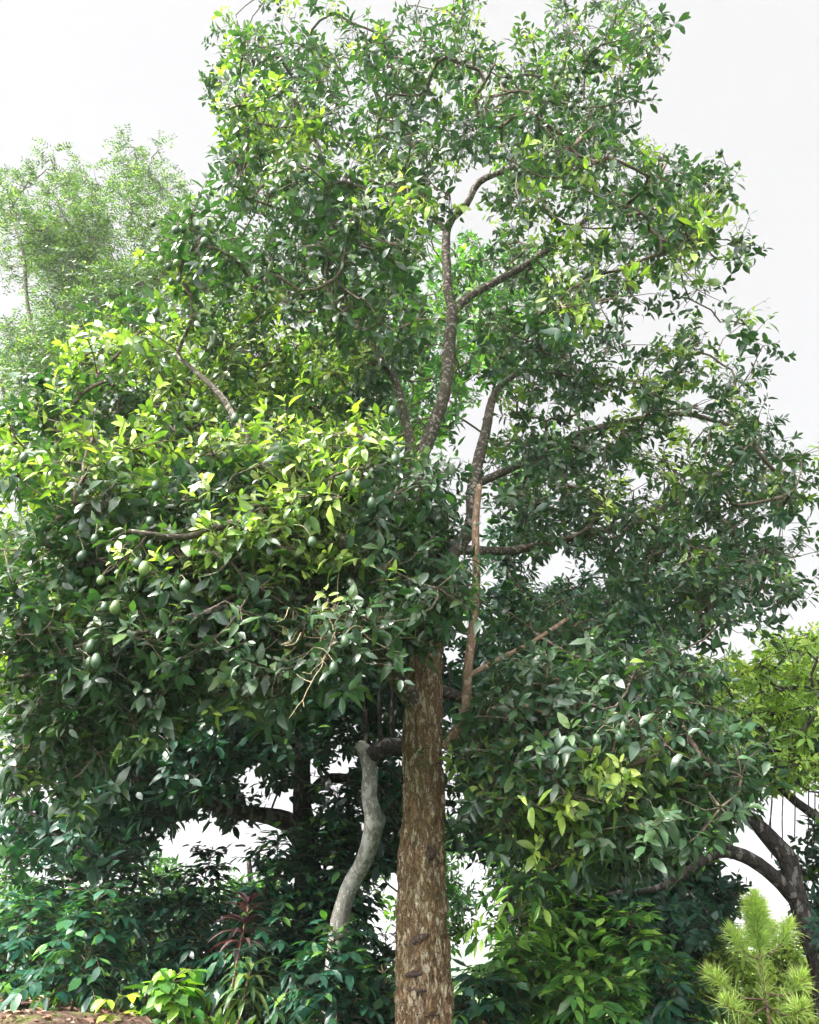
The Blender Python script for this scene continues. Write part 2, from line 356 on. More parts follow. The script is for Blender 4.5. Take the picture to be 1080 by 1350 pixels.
def grow(limbs, clumps, tip=.005, k=2.4, rmaxfrac=.8, up_pref=.25, jit=.03, rlim=.018):
    """connect clumps to the limb skeleton. limbs: list of (n,4). returns list of branch paths (n,4)"""
    pos = np.vstack([l[:, :3] for l in limbs]); cap = np.concatenate([l[:, 3] for l in limbs])
    par = np.full(len(pos), -1); is_limb = np.ones(len(pos), bool)
    pos = list(pos); par = list(par); cap = list(cap); isl = list(is_limb)
    C = np.asarray(clumps); left = np.ones(len(C), bool)
    PA = np.array(pos)
    def cost(c, PP):
        d = PP - c
        return np.sqrt((d**2).sum(-1)) + up_pref * np.maximum(PP[..., 2] - c[2], 0)
    best = np.full(len(C), 1e9); bi = np.zeros(len(C), int)
    for i in range(len(C)):
        cc = cost(C[i], PA); bi[i] = cc.argmin(); best[i] = cc.min()
    paths = []
    for _ in range(len(C)):
        i = int(np.where(left, best, 1e9).argmin()); left[i] = False
        s = bi[i]; p0 = np.array(pos[s]); c = C[i]
        d = np.linalg.norm(c - p0); m = max(2, int(d / .16) + 1)
        if isl[s]: dirn = unit(c - p0) + np.array([0, 0, .3])
        else:
            q = par[s]; dirn = unit(p0 - np.array(pos[q])) if q >= 0 else unit(c - p0)
        p1 = p0 + unit(dirn) * d * .4; p2 = c - (unit(c - p0) * .6 + np.array([0, 0, .25])) * d * .3
        t = np.linspace(0, 1, m + 1)[:, None]
        B = (1-t)**3 * p0 + 3*(1-t)**2*t * p1 + 3*(1-t)*t**2 * p2 + t**3 * c
        B[1:-1] += R.normal(0, jit * min(1, d), (m - 1, 3))
        prev = s; ids = [s]
        for b in B[1:]:
            pos.append(b); par.append(prev); cap.append(9.); isl.append(False); prev = len(pos) - 1; ids.append(prev)
        paths.append(ids)
        new = B[1:]; base = len(pos) - len(new)
        if left.any():
            li = np.where(left)[0]
            dd = new[None] - C[li][:, None]
            cc = np.sqrt((dd**2).sum(-1)) + up_pref * np.maximum(new[None, :, 2] - C[li][:, None, 2], 0)
            am = cc.argmin(1); mn = cc[np.arange(len(li)), am]
            b = mn < best[li]; best[li[b]] = mn[b]; bi[li[b]] = base + am[b]
    n = len(pos); acc = np.zeros(n)
    for ids in paths: acc[ids[-1]] += tip**k * 3
    for v in range(n - 1, -1, -1):
        if acc[v] <= 0: acc[v] = tip**k
        if par[v] >= 0: acc[par[v]] += acc[v]
    rad = acc ** (1 / k)
    out = []
    for ids in paths:
        r = rad[ids].copy()
        r[0] = min(r[1] * 1.15, cap[ids[0]] * rmaxfrac) if isl[ids[0]] else r[0]
        if not isl[ids[0]]: r[0] = min(r[0], r[1] * 1.3)
        if isl[ids[0]]: r = np.minimum(r, cap[ids[0]] * rmaxfrac)
        r = np.minimum(r, rlim)
        P = np.array([pos[v] for v in ids])
        out.append(np.column_stack([P, r]))
    return out

def rosettes(clumps, n_per, size, axis_xy, flat=.7, out=.35, up=.5):
    """shoot tips round each clump: pos, dir, parent clump index"""
    P, D, I = [], [], []
    size = np.asarray(size) * np.ones(len(clumps))
    for i, c in enumerate(clumps):
        k = max(1, R.poisson(n_per))
        g = unit(R.normal(0, 1, (k, 3))) * (R.random((k, 1)) ** .45) * size[i]
        g[:, 2] *= flat
        p = c + g
        o = p - np.array([axis_xy[0], axis_xy[1], 0]); o[:, 2] = 0
        d = unit(unit(g) * .8 + unit(o) * out + np.array([0, 0, up]) + R.normal(0, .3, (k, 3)))
        P.append(p); D.append(d); I += [i] * k
    return np.vstack(P), np.vstack(D), np.array(I)

def rosette_leaves(buf, P, D, k, length, kind='broad', width=1., droop=.25, young=None, young_p=.3, spread_=(.5, 1.5), axial=.17, bend=1.0):
    n = len(P)
    ks = np.maximum(3, R.poisson(k, n)); idx = np.repeat(np.arange(n), ks)
    first = np.concatenate([[0], np.cumsum(ks)[:-1]])
    j = np.arange(len(idx)) - first[idx]; frac = j / ks[idx]       # 0 = innermost (young)
    d = D[idx]; ref = unit(np.cross(d, unit(R.normal(0, 1, (n, 3)))[idx])); w = np.cross(d, ref)
    ang = j * 2.4 + R.normal(0, .3, len(j))
    rad = ref * np.cos(ang)[:, None] + w * np.sin(ang)[:, None]
    th = spread_[0] + (spread_[1] - spread_[0]) * frac + R.normal(0, .2, len(j))
    ax = d * np.cos(th)[:, None] + rad * np.sin(th)[:, None]
    ax[:, 2] -= droop * (.3 + frac) * R.uniform(.3, 1.6, len(j))
    up = d * np.sin(th)[:, None] - rad * np.cos(th)[:, None] + np.array([0, 0, .5]) + R.normal(0, .22, (len(j), 3))
    L = length * R.uniform(.5, 1.25, len(j)) * (.6 + .4 * np.minimum(1, frac * 2.5))
    base = P[idx] - d * (frac * axial)[:, None] + unit(ax) * (.12 * L)[:, None]
    if young is None: young = R.random(n) < young_p
    yv = np.where(young, R.uniform(.45, 1, n), R.uniform(0, .5, n))
    age = np.clip(yv[idx] * (1.1 - .35 * frac) + R.normal(0, .08, len(j)), 0, 1)
    tint = np.stack([age, np.clip(R.normal(.5, .25, len(j)), 0, 1), R.random(len(j))], 1)
    leaves(buf, base, ax, up, L, kind, width, tint, bend)
    return idx

def twigs(buf, P, I, clumps, r=.004, sides=3):
    n = len(P)
    A = clumps[I]; Mid = (A + P) / 2 + R.normal(0, .04, P.shape) - np.array([0, 0, .03])
    pts = np.stack([A, Mid, P], 1)
    a = np.arange(sides) * 2 * math.pi / sides
    dirn = unit(P - A); u = unit(np.cross(dirn, np.array([.3, .2, .93]))); w = np.cross(dirn, u)
    ring = u[:, None] * np.cos(a)[None, :, None] + w[:, None] * np.sin(a)[None, :, None]
    rr = np.array([1.5, 1.1, .7]) * r
    V = (pts[:, :, None] + ring[:, None] * rr[None, :, None, None]).reshape(-1, 3)
    Q = []
    for s in range(2):
        for q in range(sides):
            q2 = (q + 1) % sides
            Q.append([s*sides+q, s*sides+q2, (s+1)*sides+q2, (s+1)*sides+q])
    Q = (np.array(Q)[None] + (np.arange(n) * 3 * sides)[:, None, None]).reshape(-1, 4)
    buf.add(V, Q)

def pinnate(buf, P, D, nl, rach, leaf, kind='small', width=.7):
    """compound leaves: leaflets in pairs along drooping rachises"""
    n = len(P)
    k = 5; idx = np.repeat(np.arange(n), k); d = D[idx]
    ref = unit(np.cross(d, R.normal(0, 1, d.shape)))
    ax = unit(d * .5 + ref * .9 + np.array([0, 0, .15])); Ls = rach * R.uniform(.7, 1.2, len(idx))
    for s in range(nl):
        f = (s + 1) / nl
        b = P[idx] + ax * (Ls * f)[:, None] - np.array([0, 0, 1]) * (f * f * Ls * .35)[:, None]
        t = unit(ax - np.array([0, 0, .7 * f])); side = unit(np.cross(t, np.array([0, 0, 1.]) + R.normal(0, .2, t.shape)))
        for sg in (-1, 1):
            la = unit(side * sg + t * .5 - np.array([0, 0, .2])) + R.normal(0, .12, t.shape)
            tint = np.stack([np.clip(R.normal(.5, .25, len(idx)), 0, 1), R.random(len(idx)), R.random(len(idx))], 1)
            leaves(buf, b, la, np.cross(la, t) * sg * -1 + np.array([0, 0, .6]), leaf * R.uniform(.7, 1.1, len(idx)), kind, width, tint)

def bark_tube(b, l):
    # trunk with real relief: stepped bark plates, vertical fissures, swellings and knots
    l = catmull(l[::3] if len(l) > 9 else l, .018); n = len(l); S = 84
    r = l[:, 3].copy(); zz = np.cumsum(np.r_[0, np.linalg.norm(np.diff(l[:, :3], axis=0), axis=1)])
    a = np.arange(S) * 2 * math.pi / S
    A, Zg = np.meshgrid(a, zz)
    rel = .035 * np.sin(2 * A + 1.3 * Zg + .5) + .025 * np.sin(3 * A - 2.1 * Zg) + .015 * np.sin(5 * A + 4 * Zg)
    for pw, ph, amp in [(.11, .13, .045), (.05, .07, .045), (.026, .035, .03)]:
        nu = max(3, int(round(2 * math.pi * .16 / pw))); col_ = (A / (2 * math.pi) * nu + .35 * np.sin(Zg * 5 + 3 * np.sin(A)))
        ci = np.floor(col_).astype(int) % nu; offs = R.random(nu); row = np.floor(Zg / ph + offs[ci] * 3).astype(int)
        h = R.random((nu, row.max() + 2)); rel += amp * 2 * (h[ci, row] - .5)
        rel -= amp * 1.3 * (np.abs(col_ - np.round(col_)) < .12)
    for _k in range(9):       # knots and swellings
        z0, a0, rr, am = R.uniform(0, zz[-1]), R.uniform(0, 6.28), R.uniform(.04, .09), R.uniform(.04, .12)
        da = (A - a0 + math.pi) % (2 * math.pi) - math.pi; d = np.sqrt((da * .16)**2 + (Zg - z0)**2) / rr
        rel += am * np.exp(-d * d) - am * 1.3 * np.exp(-(d * 2.6)**2)
    T = unit(np.gradient(l[:, :3], axis=0)); U = unit(np.cross(T, [0, 1, 0])); W = np.cross(T, U)
    V = l[:, None, :3] + (U[:, None] * np.cos(A)[..., None] + W[:, None] * np.sin(A)[..., None]) * (r[:, None] * (1 + rel))[..., None]
    i = np.arange(n - 1)[:, None] * S; j = np.arange(S)[None]; j2 = (j + 1) % S
    b.add(V.reshape(-1, 3), np.stack([i + j, i + j2, i + S + j2, i + S + j], -1).reshape(-1, 4))

def build_tree(root, limbs_spec, clumps, ax, bark, twigmat, leafmat, n_per, size, k, length, kind='broad', width=1., tip=.005,
               droop=.25, young_p=.3, yfun=None, flat=.7, mode='rosette', branch_name='branches', trunk_name='trunk', trunk_n=1, spread_=(.5, 1.5), bend=1., limbmats=None, out=.35, up=.5, sides=9, rough_trunk=False):
    limbs = [limb_path(l) for l in limbs_spec]
    if rough_trunk:
        for l in limbs[1:10]: l[:, 3] *= .84
    for i, l in enumerate(limbs):
        b = Buf()
        if rough_trunk and i == 0: bark_tube(b, l)
        else: tube(b, l[:, :3], l[:, 3], sides + 4 if i < trunk_n else sides, wob=.10)
        mt = bark if limbmats is None else limbmats[i]
        part(trunk_name if i < trunk_n else 'limb', b.out(), mt, root)
    br = grow(limbs, clumps, tip=tip)
    b = Buf()
    for p in br:
        tube(b, p[:, :3], p[:, 3], 6 if p[0, 3] > .02 else 4, cap=False)
    P, D, I = rosettes(clumps, n_per, size, ax, flat, out, up)
    twigs(b, P, I, clumps, r=tip * .75)
    part(branch_name, b.out(), twigmat, root)
    b = Buf()
    young = None
    if yfun is not None: young = yfun(P)
    if mode == 'rosette': rosette_leaves(b, P, D, k, length, kind, width, droop, young, young_p, spread_, bend=bend)
    else: pinnate(b, P, D, k, length * 5, length, width=width)
    part('foliage', b.out(), leafmat, root, smooth=(kind != 'small'))
    return P, D, limbs

stats = []
# ------------------------------------------------------------------ 1. the big avocado tree
trunkpts = [(557, 1440, 6, 47), (558, 1400, 6, 41), (558, 1350, 6, 38), (558, 1290, 6, 35.5), (556, 1230, 6, 33.5), (555, 1150, 6, 30.5), (559, 1060, 6, 27.5), (558, 990, 6, 26.5), (559, 930, 6, 26),
            (562, 870, 6, 22), (569, 800, 6, 19), (576, 740, 6, 17)]
mainlimbs = [
    trunkpts,
    [(576, 745, 6, 15), (558, 680, 6, 13), (552, 620, 6, 11.5), (572, 560, 6, 10.5), (588, 510, 6, 10), (592, 455, 6, 10), (597, 410, 6, 9.5)],   # leader
    [(597, 412, 6, 8.5), (590, 370, 6, 7.5), (590, 300, 6, 6.5), (615, 270, 5.9, 5.5), (632, 240, 5.8, 5.5), (665, 225, 5.7, 4.5), (720, 205, 5.6, 3)],
    [(597, 412, 6, 8.5), (620, 390, 6.1, 6.5), (660, 368, 6.2, 6), (715, 335, 6.3, 5.5), (765, 295, 6.4, 4.5), (830, 250, 6.5, 3)],
    [(590, 305, 6, 5), (545, 265, 5.9, 4.5), (500, 240, 5.8, 4.5), (440, 240, 5.7, 4), (418, 190, 5.7, 3.5), (395, 130, 5.6, 2.5)],
    [(552, 620, 6, 9), (535, 560, 5.9, 8), (520, 500, 5.8, 6), (470, 430, 5.7, 5), (425, 385, 5.6, 4.5), (385, 375, 5.6, 4), (310, 365, 5.5, 3)],
    [(400, 380, 5.6, 4), (400, 330, 5.6, 3), (398, 290, 5.6, 3), (340, 265, 5.5, 2)],
    [(574, 760, 6, 13), (600, 725, 6.1, 12), (622, 690, 6.2, 11.5), (624, 640, 6.3, 10), (640, 570, 6.5, 8), (655, 515, 6.7, 6), (700, 480, 6.8, 4)],
    [(624, 640, 6.3, 7), (690, 610, 6.8, 6), (770, 570, 7.2, 5.5), (840, 553, 7.4, 5), (900, 545, 7.5, 4.5), (960, 560, 7.6, 3)],
    [(600, 725, 6.1, 8), (680, 725, 6.6, 7), (770, 705, 7, 6), (850, 682, 7.2, 5.5), (900, 655, 7.3, 4), (960, 640, 7.4, 3)],
    [(545, 925, 5.95, 14), (520, 890, 5.75, 12), (492, 845, 5.4, 10.5), (483, 795, 5.1, 10), (465, 745, 4.9, 9), (425, 715, 4.6, 8), (370, 700, 4.5, 6), (308, 690, 4.4, 6), (245, 708, 4.3, 4.5), (170, 700, 4.2, 3)],
    [(483, 795, 5.1, 7), (400, 790, 4.8, 6), (300, 800, 4.6, 5), (200, 830, 4.5, 4), (110, 850, 4.5, 3)],
    [(466, 745, 4.9, 6), (420, 640, 4.8, 5), (330, 580, 4.7, 4.5), (290, 520, 4.7, 4), (235, 470, 4.8, 3)],
    [(590, 985, 5.9, 9), (606, 960, 5.8, 8), (615, 925, 5.75, 6.5), (616, 890, 5.7, 6.3), (623, 830, 5.7, 6), (628, 760, 5.7, 5.5), (627, 690, 5.7, 5), (632, 640, 5.7, 4)],
    [(611, 943, 5.75, 5), (640, 938, 5.5, 4.5), (690, 930, 5.3, 4), (740, 950, 5.2, 3.5)],
    [(617, 892, 5.72, 4), (660, 868, 5.8, 3.5), (700, 848, 5.9, 3), (750, 815, 6, 3)],
    [(563, 905, 6.05, 10), (620, 925, 6.4, 7), (680, 960, 6.1, 5), (712, 985, 5.3, 4.5), (722, 1010, 5.1, 4.2), (750, 1025, 5.1, 3.6), (800, 1035, 5.1, 2.5)],
]
mainmap = {
 -60: [(285, 420, 1), (520, 640, 2), (720, 880, 1)],
 0: [(285, 420, 2), (420, 530, 1.5), (530, 640, 3), (705, 878, 3)],
 40: [(282, 520, 4), (520, 650, 4), (690, 880, 4)],
 80: [(276, 850, 5)], 120: [(278, 842, 6)],
 160: [(282, 825, 6), (940, 975, .8)],
 200: [(298, 620, 6), (660, 880, 6), (900, 980, 2.2)],
 240: [(292, 600, 6), (660, 970, 6)],
 280: [(222, 570, 6), (660, 955, 6.5), (990, 1022, 1)],
 320: [(210, 540, 6), (630, 860, 5), (860, 990, 2)],
 360: [(180, 550, 6), (640, 840, 6), (900, 935, 1)],
 400: [(150, 560, 6), (640, 825, 6), (940, 990, 2)],
 440: [(90, 560, 6), (640, 1015, 5)],
 480: [(50, 500, 6), (660, 1020, 4.6)],
 520: [(20, 500, 6.5), (660, 795, 4), (835, 1025, 5)],
 560: [(0, 510, 7), (680, 1070, 4)],
 600: [(0, 520, 8), (530, 600, 6), (680, 1080, 5)],
 640: [(45, 600, 7.5), (680, 1080, 5.5)],
 680: [(55, 610, 7.5), (680, 1080, 5.5)],
 720: [(0, 610, 7), (790, 1060, 5)],
 760: [(0, 615, 7), (660, 1045, 4)],
 800: [(0, 600, 6), (660, 960, 4)],
 840: [(0, 480, 5), (700, 900, 4.5)],
 880: [(0, 380, 5), (660, 915, 6)],
 920: [(0, 250, 3), (640, 935, 6.5)],
 960: [(0, 190, 2.5), (620, 965, 6.5)],
 1000: [(0, 120, 1), (620, 985, 6.5)],
 1040: [(620, 960, 7)],
 1080: [(640, 930, 5)], 1120: [(690, 860, 1.5)]}
def main_depth(px, py):
    u = R.random()
    if py < 430: return 6.0 + (u - .5) * 3.6
    if px < 620:
        if py > 840: return 4.4 + u * 1.4
        if py > 560: return 4.2 + u ** .8 * 2.0 + max(0, px - 450) / 260 * .6
        if 240 < px and 420 < py < 570: return 5.8 + u * 2.2
        return 4.6 + u * 2.8
    if py > 850: return 4.9 + u * 2.0 + (px < 700) * .2
    return 5.8 + u * 2.8
for yk in mainmap:
    mainmap[yk] = [(a_, b_, d_ * (.70 if yk < 420 else .52 if (a_ >= 600 and yk < 850) else 1.0)) for a_, b_, d_ in mainmap[yk]]
cp = sample_map(mainmap, 2250, main_depth)
cl = np.array([at(*c) for c in cp])
kp = spread(cp, cl, .15); cl = cl[kp]; cp = cp[kp]
def trunk_clear(P, lo, hi, x0, x1, ymax=6.2):
    x, y, z = proj(P); return (x > x0) & (x < x1) & (y > lo) & (y < hi) & (P[:, 1] < ymax)
bad = trunk_clear(cl, 640, 985, 592, 645, 5.75) | trunk_clear(cl, 835, 1400, 470, 625) | trunk_clear(cl, 480, 610, 535, 610) | trunk_clear(cl, 640, 700, 605, 640) | trunk_clear(cl, 300, 420, 570, 615) | trunk_clear(cl, 280, 400, 600, 740, 6.0)
cl = cl[~bad]
base = np.array([at(557, 1330, 6)[0], 6.0, float(ground_z(0.1, 6.0))])
avo = empty('avocado_tree', base, 'tall avocado tree bearing round green fruit, with thick flaking brown trunk at the centre', 'tree')
def main_young_sunlit(P):  # young leaves, placed so their paler colour also paints in the sunlit left
    x, y, z = proj(P)
    p = np.full(len(P), .26)
    p[(x < 480) & (y > 430) & (y < 740)] = .72
    p[(x < 560) & (y > 800)] = .25
    p[(y < 420)] = .27
    p[(x > 620) & (y > 850)] = .12
    p[(x > 620) & (y > 440) & (y < 850)] = .16
    n_ = np.zeros(len(P))
    for _k in range(6):
        kv = unit(R.normal(0, 1, 3)) * R.uniform(3, 8); n_ += np.sin(P @ kv + R.uniform(0, 6.28))
    n_ = (np.argsort(np.argsort(n_)) + .5) / len(P)          # even 0..1, smooth in space
    return np.clip(n_ + R.normal(0, .13, len(P)), 0, 1) < p
lm = [M['bark']] + [M['limb']] * 12 + [M['shoot']] * 3 + [M['limb']]
P, D, limbs = build_tree(avo, mainlimbs, cl, base[:2], M['bark'], M['twig'], M['avo'], 6.6, .38, 8.0, .105, width=.95, tip=.0040, droop=.45, bend=1.7, yfun=main_young_sunlit, limbmats=lm, rough_trunk=True)
stats.append(('main', len(cl), len(P)))

# avocados: hang on stalks from shoots at the near face of the crown
fruit_px = [(368,12),(361,71),(440,93),(488,50),(480,60),(476,48),(440,88),(514,95),(335,107),(345,113),(366,125),(340,138),(404,150),(429,161),(462,182),(496,178),
 (212,342),(202,295),(232,303),(241,302),(270,318),(222,352),(233,347),(226,371),(236,368),(206,411),(222,421),(360,252),(370,262),(458,188),(457,214),
 (683,100),(665,108),(726,94),(735,105),(783,103),(754,120),(766,119),(760,130),(722,122),(753,140),(769,140),(811,121),(826,105),(804,134),(795,85),(697,153),(708,150),(688,163),(739,160),(686,225),(728,205),(660,205),(751,270),(572,75),(557,72),(613,80),
 (259,537),(290,537),(269,545),(310,550),(327,551),(205,640),(260,532),(459,628),(490,663),(125,710),(108,733),(133,765),(190,748),(181,742),(244,773),(270,712),(198,688),(120,850),(127,870),(118,872),(152,800),(138,800),(518,542),(521,605),(32,602),(34,500),(10,595),
 (986,330),(972,345),(970,338),(866,528),(960,510),(985,506),(950,200),(946,243),(972,215),(787,975),(817,972),(412,715),(440,880),(455,845)]
xr, yr, zr = proj(P)
prof = [(0, 0), (.5, -.004), (.85, -.03), (1, -.055), (.96, -.075), (.72, -.098), (.35, -.11), (0, -.113)]
count = 0; used = set()
for fx, fy in fruit_px:
    if count >= 99: break
    d2 = (xr - fx)**2 + (yr + 6 - fy)**2
    near = np.where(d2 < 34**2)[0]
    if len(near) == 0:
        near = np.array([d2.argmin()])
        if d2.min() > 60**2: continue
    near = sorted(near, key=lambda q: zr[q])
    q = next((v for v in near if v not in used), near[0]); used.add(q)
    dep = zr[q] - .12
    dirv = FWD + RT * ((fx - 540) / F) + UP * ((675 - fy) / F)
    c = CAM + dirv * dep
    s = R.uniform(.75, 1.12) * .66; r = .041 * s
    tl = R.normal(0, .12, 2)
    axis = unit(np.array([tl[0], tl[1], 1.0])); ux = unit(np.cross(axis, [0, 1, .1])); uy = np.cross(axis, ux)
    V = [c + axis * .052 * s]; ns = 12
    el = R.uniform(.85, 1.15)
    for rr, zz in prof[1:-1]:
        for a in np.arange(ns) * 2 * math.pi / ns:
            V.append(c + axis * (.052 + zz * el) * s + (ux * math.cos(a) + uy * math.sin(a)) * r * rr)
    V.append(c + axis * (.052 - .113 * el) * s); V = np.array(V)
    nr = len(prof) - 2
    T = [(0, 1 + i, 1 + (i + 1) % ns) for i in range(ns)] + [(len(V) - 1, 1 + (nr - 1) * ns + (i + 1) % ns, 1 + (nr - 1) * ns + i) for i in range(ns)]
    Q = [(1 + k * ns + i, 1 + (k + 1) * ns + i, 1 + (k + 1) * ns + (i + 1) % ns, 1 + k * ns + (i + 1) % ns) for k in range(nr - 1) for i in range(ns)]
    b = Buf(); b.add(V, Q, T)
    o = part('avocado', b.out(), M['fruit'], avo)
    top = c + axis * .05 * s
    tip = P[q]
    mid = (top + tip) / 2 + np.array([0, 0, .03])
    b = Buf(); pth = catmull(np.array([tip, mid, top]), .03); tube(b, pth, np.linspace(.004, .003, len(pth)), 4)
    me = mk_mesh('stalk', b.out()[0] - base, b.out()[1], M['stem'], None); link('stalk', me, o)
    count += 1

# old machete cuts and a wound on the face of the trunk
mt_s, nt_, N_, L_ = new_mat('dark_cut_bark')
o_ = N_.new('ShaderNodeOutputMaterial'); b_ = N_.new('ShaderNodeBsdfPrincipled'); b_.inputs['Roughness'].default_value = .9
n_ = N_.new('ShaderNodeTexNoise'); n_.inputs['Scale'].default_value = 60; n_.inputs['Detail'].default_value = 6; r_ = ramp(N_, [(.35, (.015, .009, .008)), (.6, (.055, .032, .024)), (.75, (.18, .12, .08))])
t_ = N_.new('ShaderNodeTexCoord'); L_.new(t_.outputs['Object'], n_.inputs['Vector']); L_.new(n_.outputs[0], r_.inputs[0]); L_.new(r_.outputs[0], b_.inputs['Base Color']); L_.new(b_.outputs[0], o_.inputs[0])
for sx, sy, hw_, hh_, tilt in [(549, 1241, 15, 6, -.45), (545, 1284, 12, 4, -.1), (550, 1305, 15, 2.2, .03), (566, 1129, 7, 9, .3), (556, 1337, 22, 1.2, .02)]:
    ctr = at(sx, sy, 6); k_ = pxm(sx, sy, 6); tr_r = np.interp(sy, [1060, 1150, 1230, 1290, 1350], [27.5, 30.5, 33.5, 35.5, 38]) * k_; ax_x = at(557, sy, 6)[0]
    b = Buf(); pts = []; m_ = 14
    for u in range(m_ + 1):
        q = -1 + 2 * u / m_; xx = ctr[0] + q * hw_ * k_; ang = math.asin(max(-.95, min(.95, (xx - ax_x) / tr_r)))
        pts.append([ax_x + math.sin(ang) * tr_r * .985, 6 - math.cos(ang) * tr_r * .93, ctr[2] - q * hw_ * k_ * tilt + R.normal(0, .002)])
    tube(b, np.array(pts), hh_ * k_ * np.sqrt(np.clip(1 - np.linspace(-1, 1, m_ + 1)**2, .02, 1)) * R.uniform(.7, 1.2, m_ + 1), 8)
    part('bark_scar', b.out(), mt_s, avo)

# bare dry twigs hanging in front, left of the trunk
b = Buf()
for sx, sy in [(400, 800), (430, 790), (455, 800), (410, 830), (440, 830), (470, 820), (395, 815)]:
    for _ in range(3):
        Yd = R.uniform(4.3, 4.7); p = at(sx + R.normal(0, 12), sy + R.normal(0, 10), Yd); pts = [p]; dv = unit(np.array([R.normal(0, .6), R.normal(0, .3), -1]))
        for s in range(R.integers(5, 10)):
            dv = unit(dv + R.normal(0, .42, 3)); p = p + dv * .06; pts.append(p)
            if R.random() < .4:
                q = p.copy(); d2 = unit(dv + R.normal(0, .9, 3)); sub = [p]
                for _k in range(R.integers(2, 5)): d2 = unit(d2 + R.normal(0, .3, 3) + np.array([0, 0, .1])); q = q + d2 * .04; sub.append(q)
                tube(b, np.array(sub), np.linspace(.003, .0015, len(sub)), 4)
        tube(b, np.array(pts), np.linspace(.005, .002, len(pts)), 4)
part('dry_twigs', b.out(), M['drytwig'], avo)

# ------------------------------------------------------------------ 2. trees behind
def Yr(a, b): return lambda px, py: R.uniform(a, b)
HOLES = [(85, 1160, 48, 24), (222, 1110, 32, 28), (188, 1170, 14, 40), (290, 1150, 36, 20), (365, 1117, 30, 30), (500, 1225, 30, 55), (650, 1268, 42, 28), (628, 1150, 22, 40),
         (415, 1048, 16, 22), (355, 1048, 30, 12), (335, 1125, 30, 20), (1000, 1235, 60, 22), (60, 1050, 20, 12), (455, 1010, 14, 22), (640, 1225, 30, 20), (700, 1110, 18, 12)]
def in_hole(px, py, m=10):
    return any(((px - a) / (c_ + m))**2 + ((py - b) / (d_ + m))**2 < 1 for a, b, c_, d_ in HOLES)
def make_clumps(rows, n, a, b, dmin, keep_limb=None):
    c = sample_map(rows, n, Yr(a, b)); c = np.array([q for q in c if not in_hole(q[0], q[1])])
    if keep_limb is not None:
        L_ = np.array(keep_limb, float); L_ = catmull(np.column_stack([L_[:, :2] / 100, L_[:, 2:3]]), .1)[:, :2] * 100
        c = np.array([q for q in c if q[2] > 10.6 or np.min(np.hypot(L_[:, 0] - q[0], L_[:, 1] - q[1])) > 26])
    Pp = np.array([at(*q) for q in c]); return Pp[spread(c, Pp, dmin)]

# dark spreading tree, lower left behind
g = gp(405, 10.5)
t = empty('shade_tree', g, 'dark spreading tree behind the bushes, with a low limb reaching left under its crown', 'tree')
rows = {840: [(0, 560, 4)], 880: [(0, 540, 6)], 920: [(0, 540, 7)], 960: [(0, 520, 7)], 1000: [(0, 540, 6)], 1040: [(0, 340, 8), (440, 540, 5)],
        1080: [(0, 260, 5), (440, 540, 5)], 1120: [(0, 40, 3), (140, 200, 2), (440, 540, 4)], 720: [(230, 560, 3)], 760: [(200, 560, 3)], 800: [(100, 560, 4)], 640: [(300, 560, 2)], 680: [(300, 560, 2)]}
c2 = make_clumps(rows, 740, 8.2, 12.5, .27, [(250, 1058, 10), (330, 1072, 10), (375, 1085, 10), (402, 1110, 10), (400, 1040, 10), (398, 1000, 10)])
px_, py_, _ = proj(c2); c2 = c2[~((c2[:, 1] < 9.3) & (px_ > 440) & (px_ < 570) & (py_ > 915))]
limbs2 = [[(412, 1330, 10.5, 20), (408, 1250, 10.5, 18), (406, 1170, 10.5, 17), (402, 1110, 10.5, 17), (398, 1050, 10.5, 12), (398, 980, 10.5, 10), (385, 900, 10.5, 7)],
          [(402, 1110, 10.5, 15), (375, 1082, 10.3, 13), (330, 1072, 10.1, 9), (270, 1058, 9.9, 7), (180, 1020, 9.7, 5), (90, 990, 9.5, 4)],
          [(400, 1060, 10.5, 8), (430, 1028, 10.6, 7), (480, 1032, 10.8, 7), (540, 1052, 11, 6), (600, 1060, 11.2, 4)],
          [(398, 980, 10.5, 6), (440, 930, 10.4, 5), (470, 880, 10.3, 4)]]
build_tree(t, limbs2, c2, g[:2], M['darkbark'], M['darkbark'], M['dark'], 8, .42, 8, .17, 'lance', 1.5, tip=.007, young_p=.1, limbmats=[M['darkbark'], M['darklichen'], M['darkbark'], M['darkbark']])

# grey bent trunk between the shade tree and the avocado
g = gp(440, 8.8)
t = empty('grey_barked_tree', g, 'pale grey crooked trunk leaning in behind the left side of the avocado trunk', 'tree')
c3 = make_clumps({820: [(420, 620, 3)], 860: [(420, 640, 5)], 900: [(400, 660, 5)], 940: [(590, 660, 4)], 780: [(440, 700, 3)]}, 70, 8.8, 10.5, .3)
limbs3 = [[(436, 1345, 8.8, 13), (440, 1280, 8.8, 12.5), (448, 1215, 8.8, 12), (460, 1172, 8.8, 11), (480, 1135, 8.7, 11.5), (493, 1088, 8.6, 12.5), (487, 1050, 8.6, 10.5), (488, 1015, 8.6, 10), (480, 988, 8.6, 9.5), (472, 982, 8.6, 6)],
          [(487, 998, 8.6, 12), (510, 985, 8.6, 12), (545, 985, 8.7, 11), (590, 975, 8.9, 8), (640, 940, 9.2, 5)],
          [(484, 985, 8.6, 4), (481, 940, 8.6, 3.5), (476, 890, 8.6, 3), (470, 830, 8.6, 2.5)], [(503, 985, 8.6, 3), (500, 930, 8.6, 2.5), (505, 880, 8.6, 2)], [(518, 985, 8.7, 3), (517, 930, 8.7, 2.6), (520, 870, 8.7, 2)]]
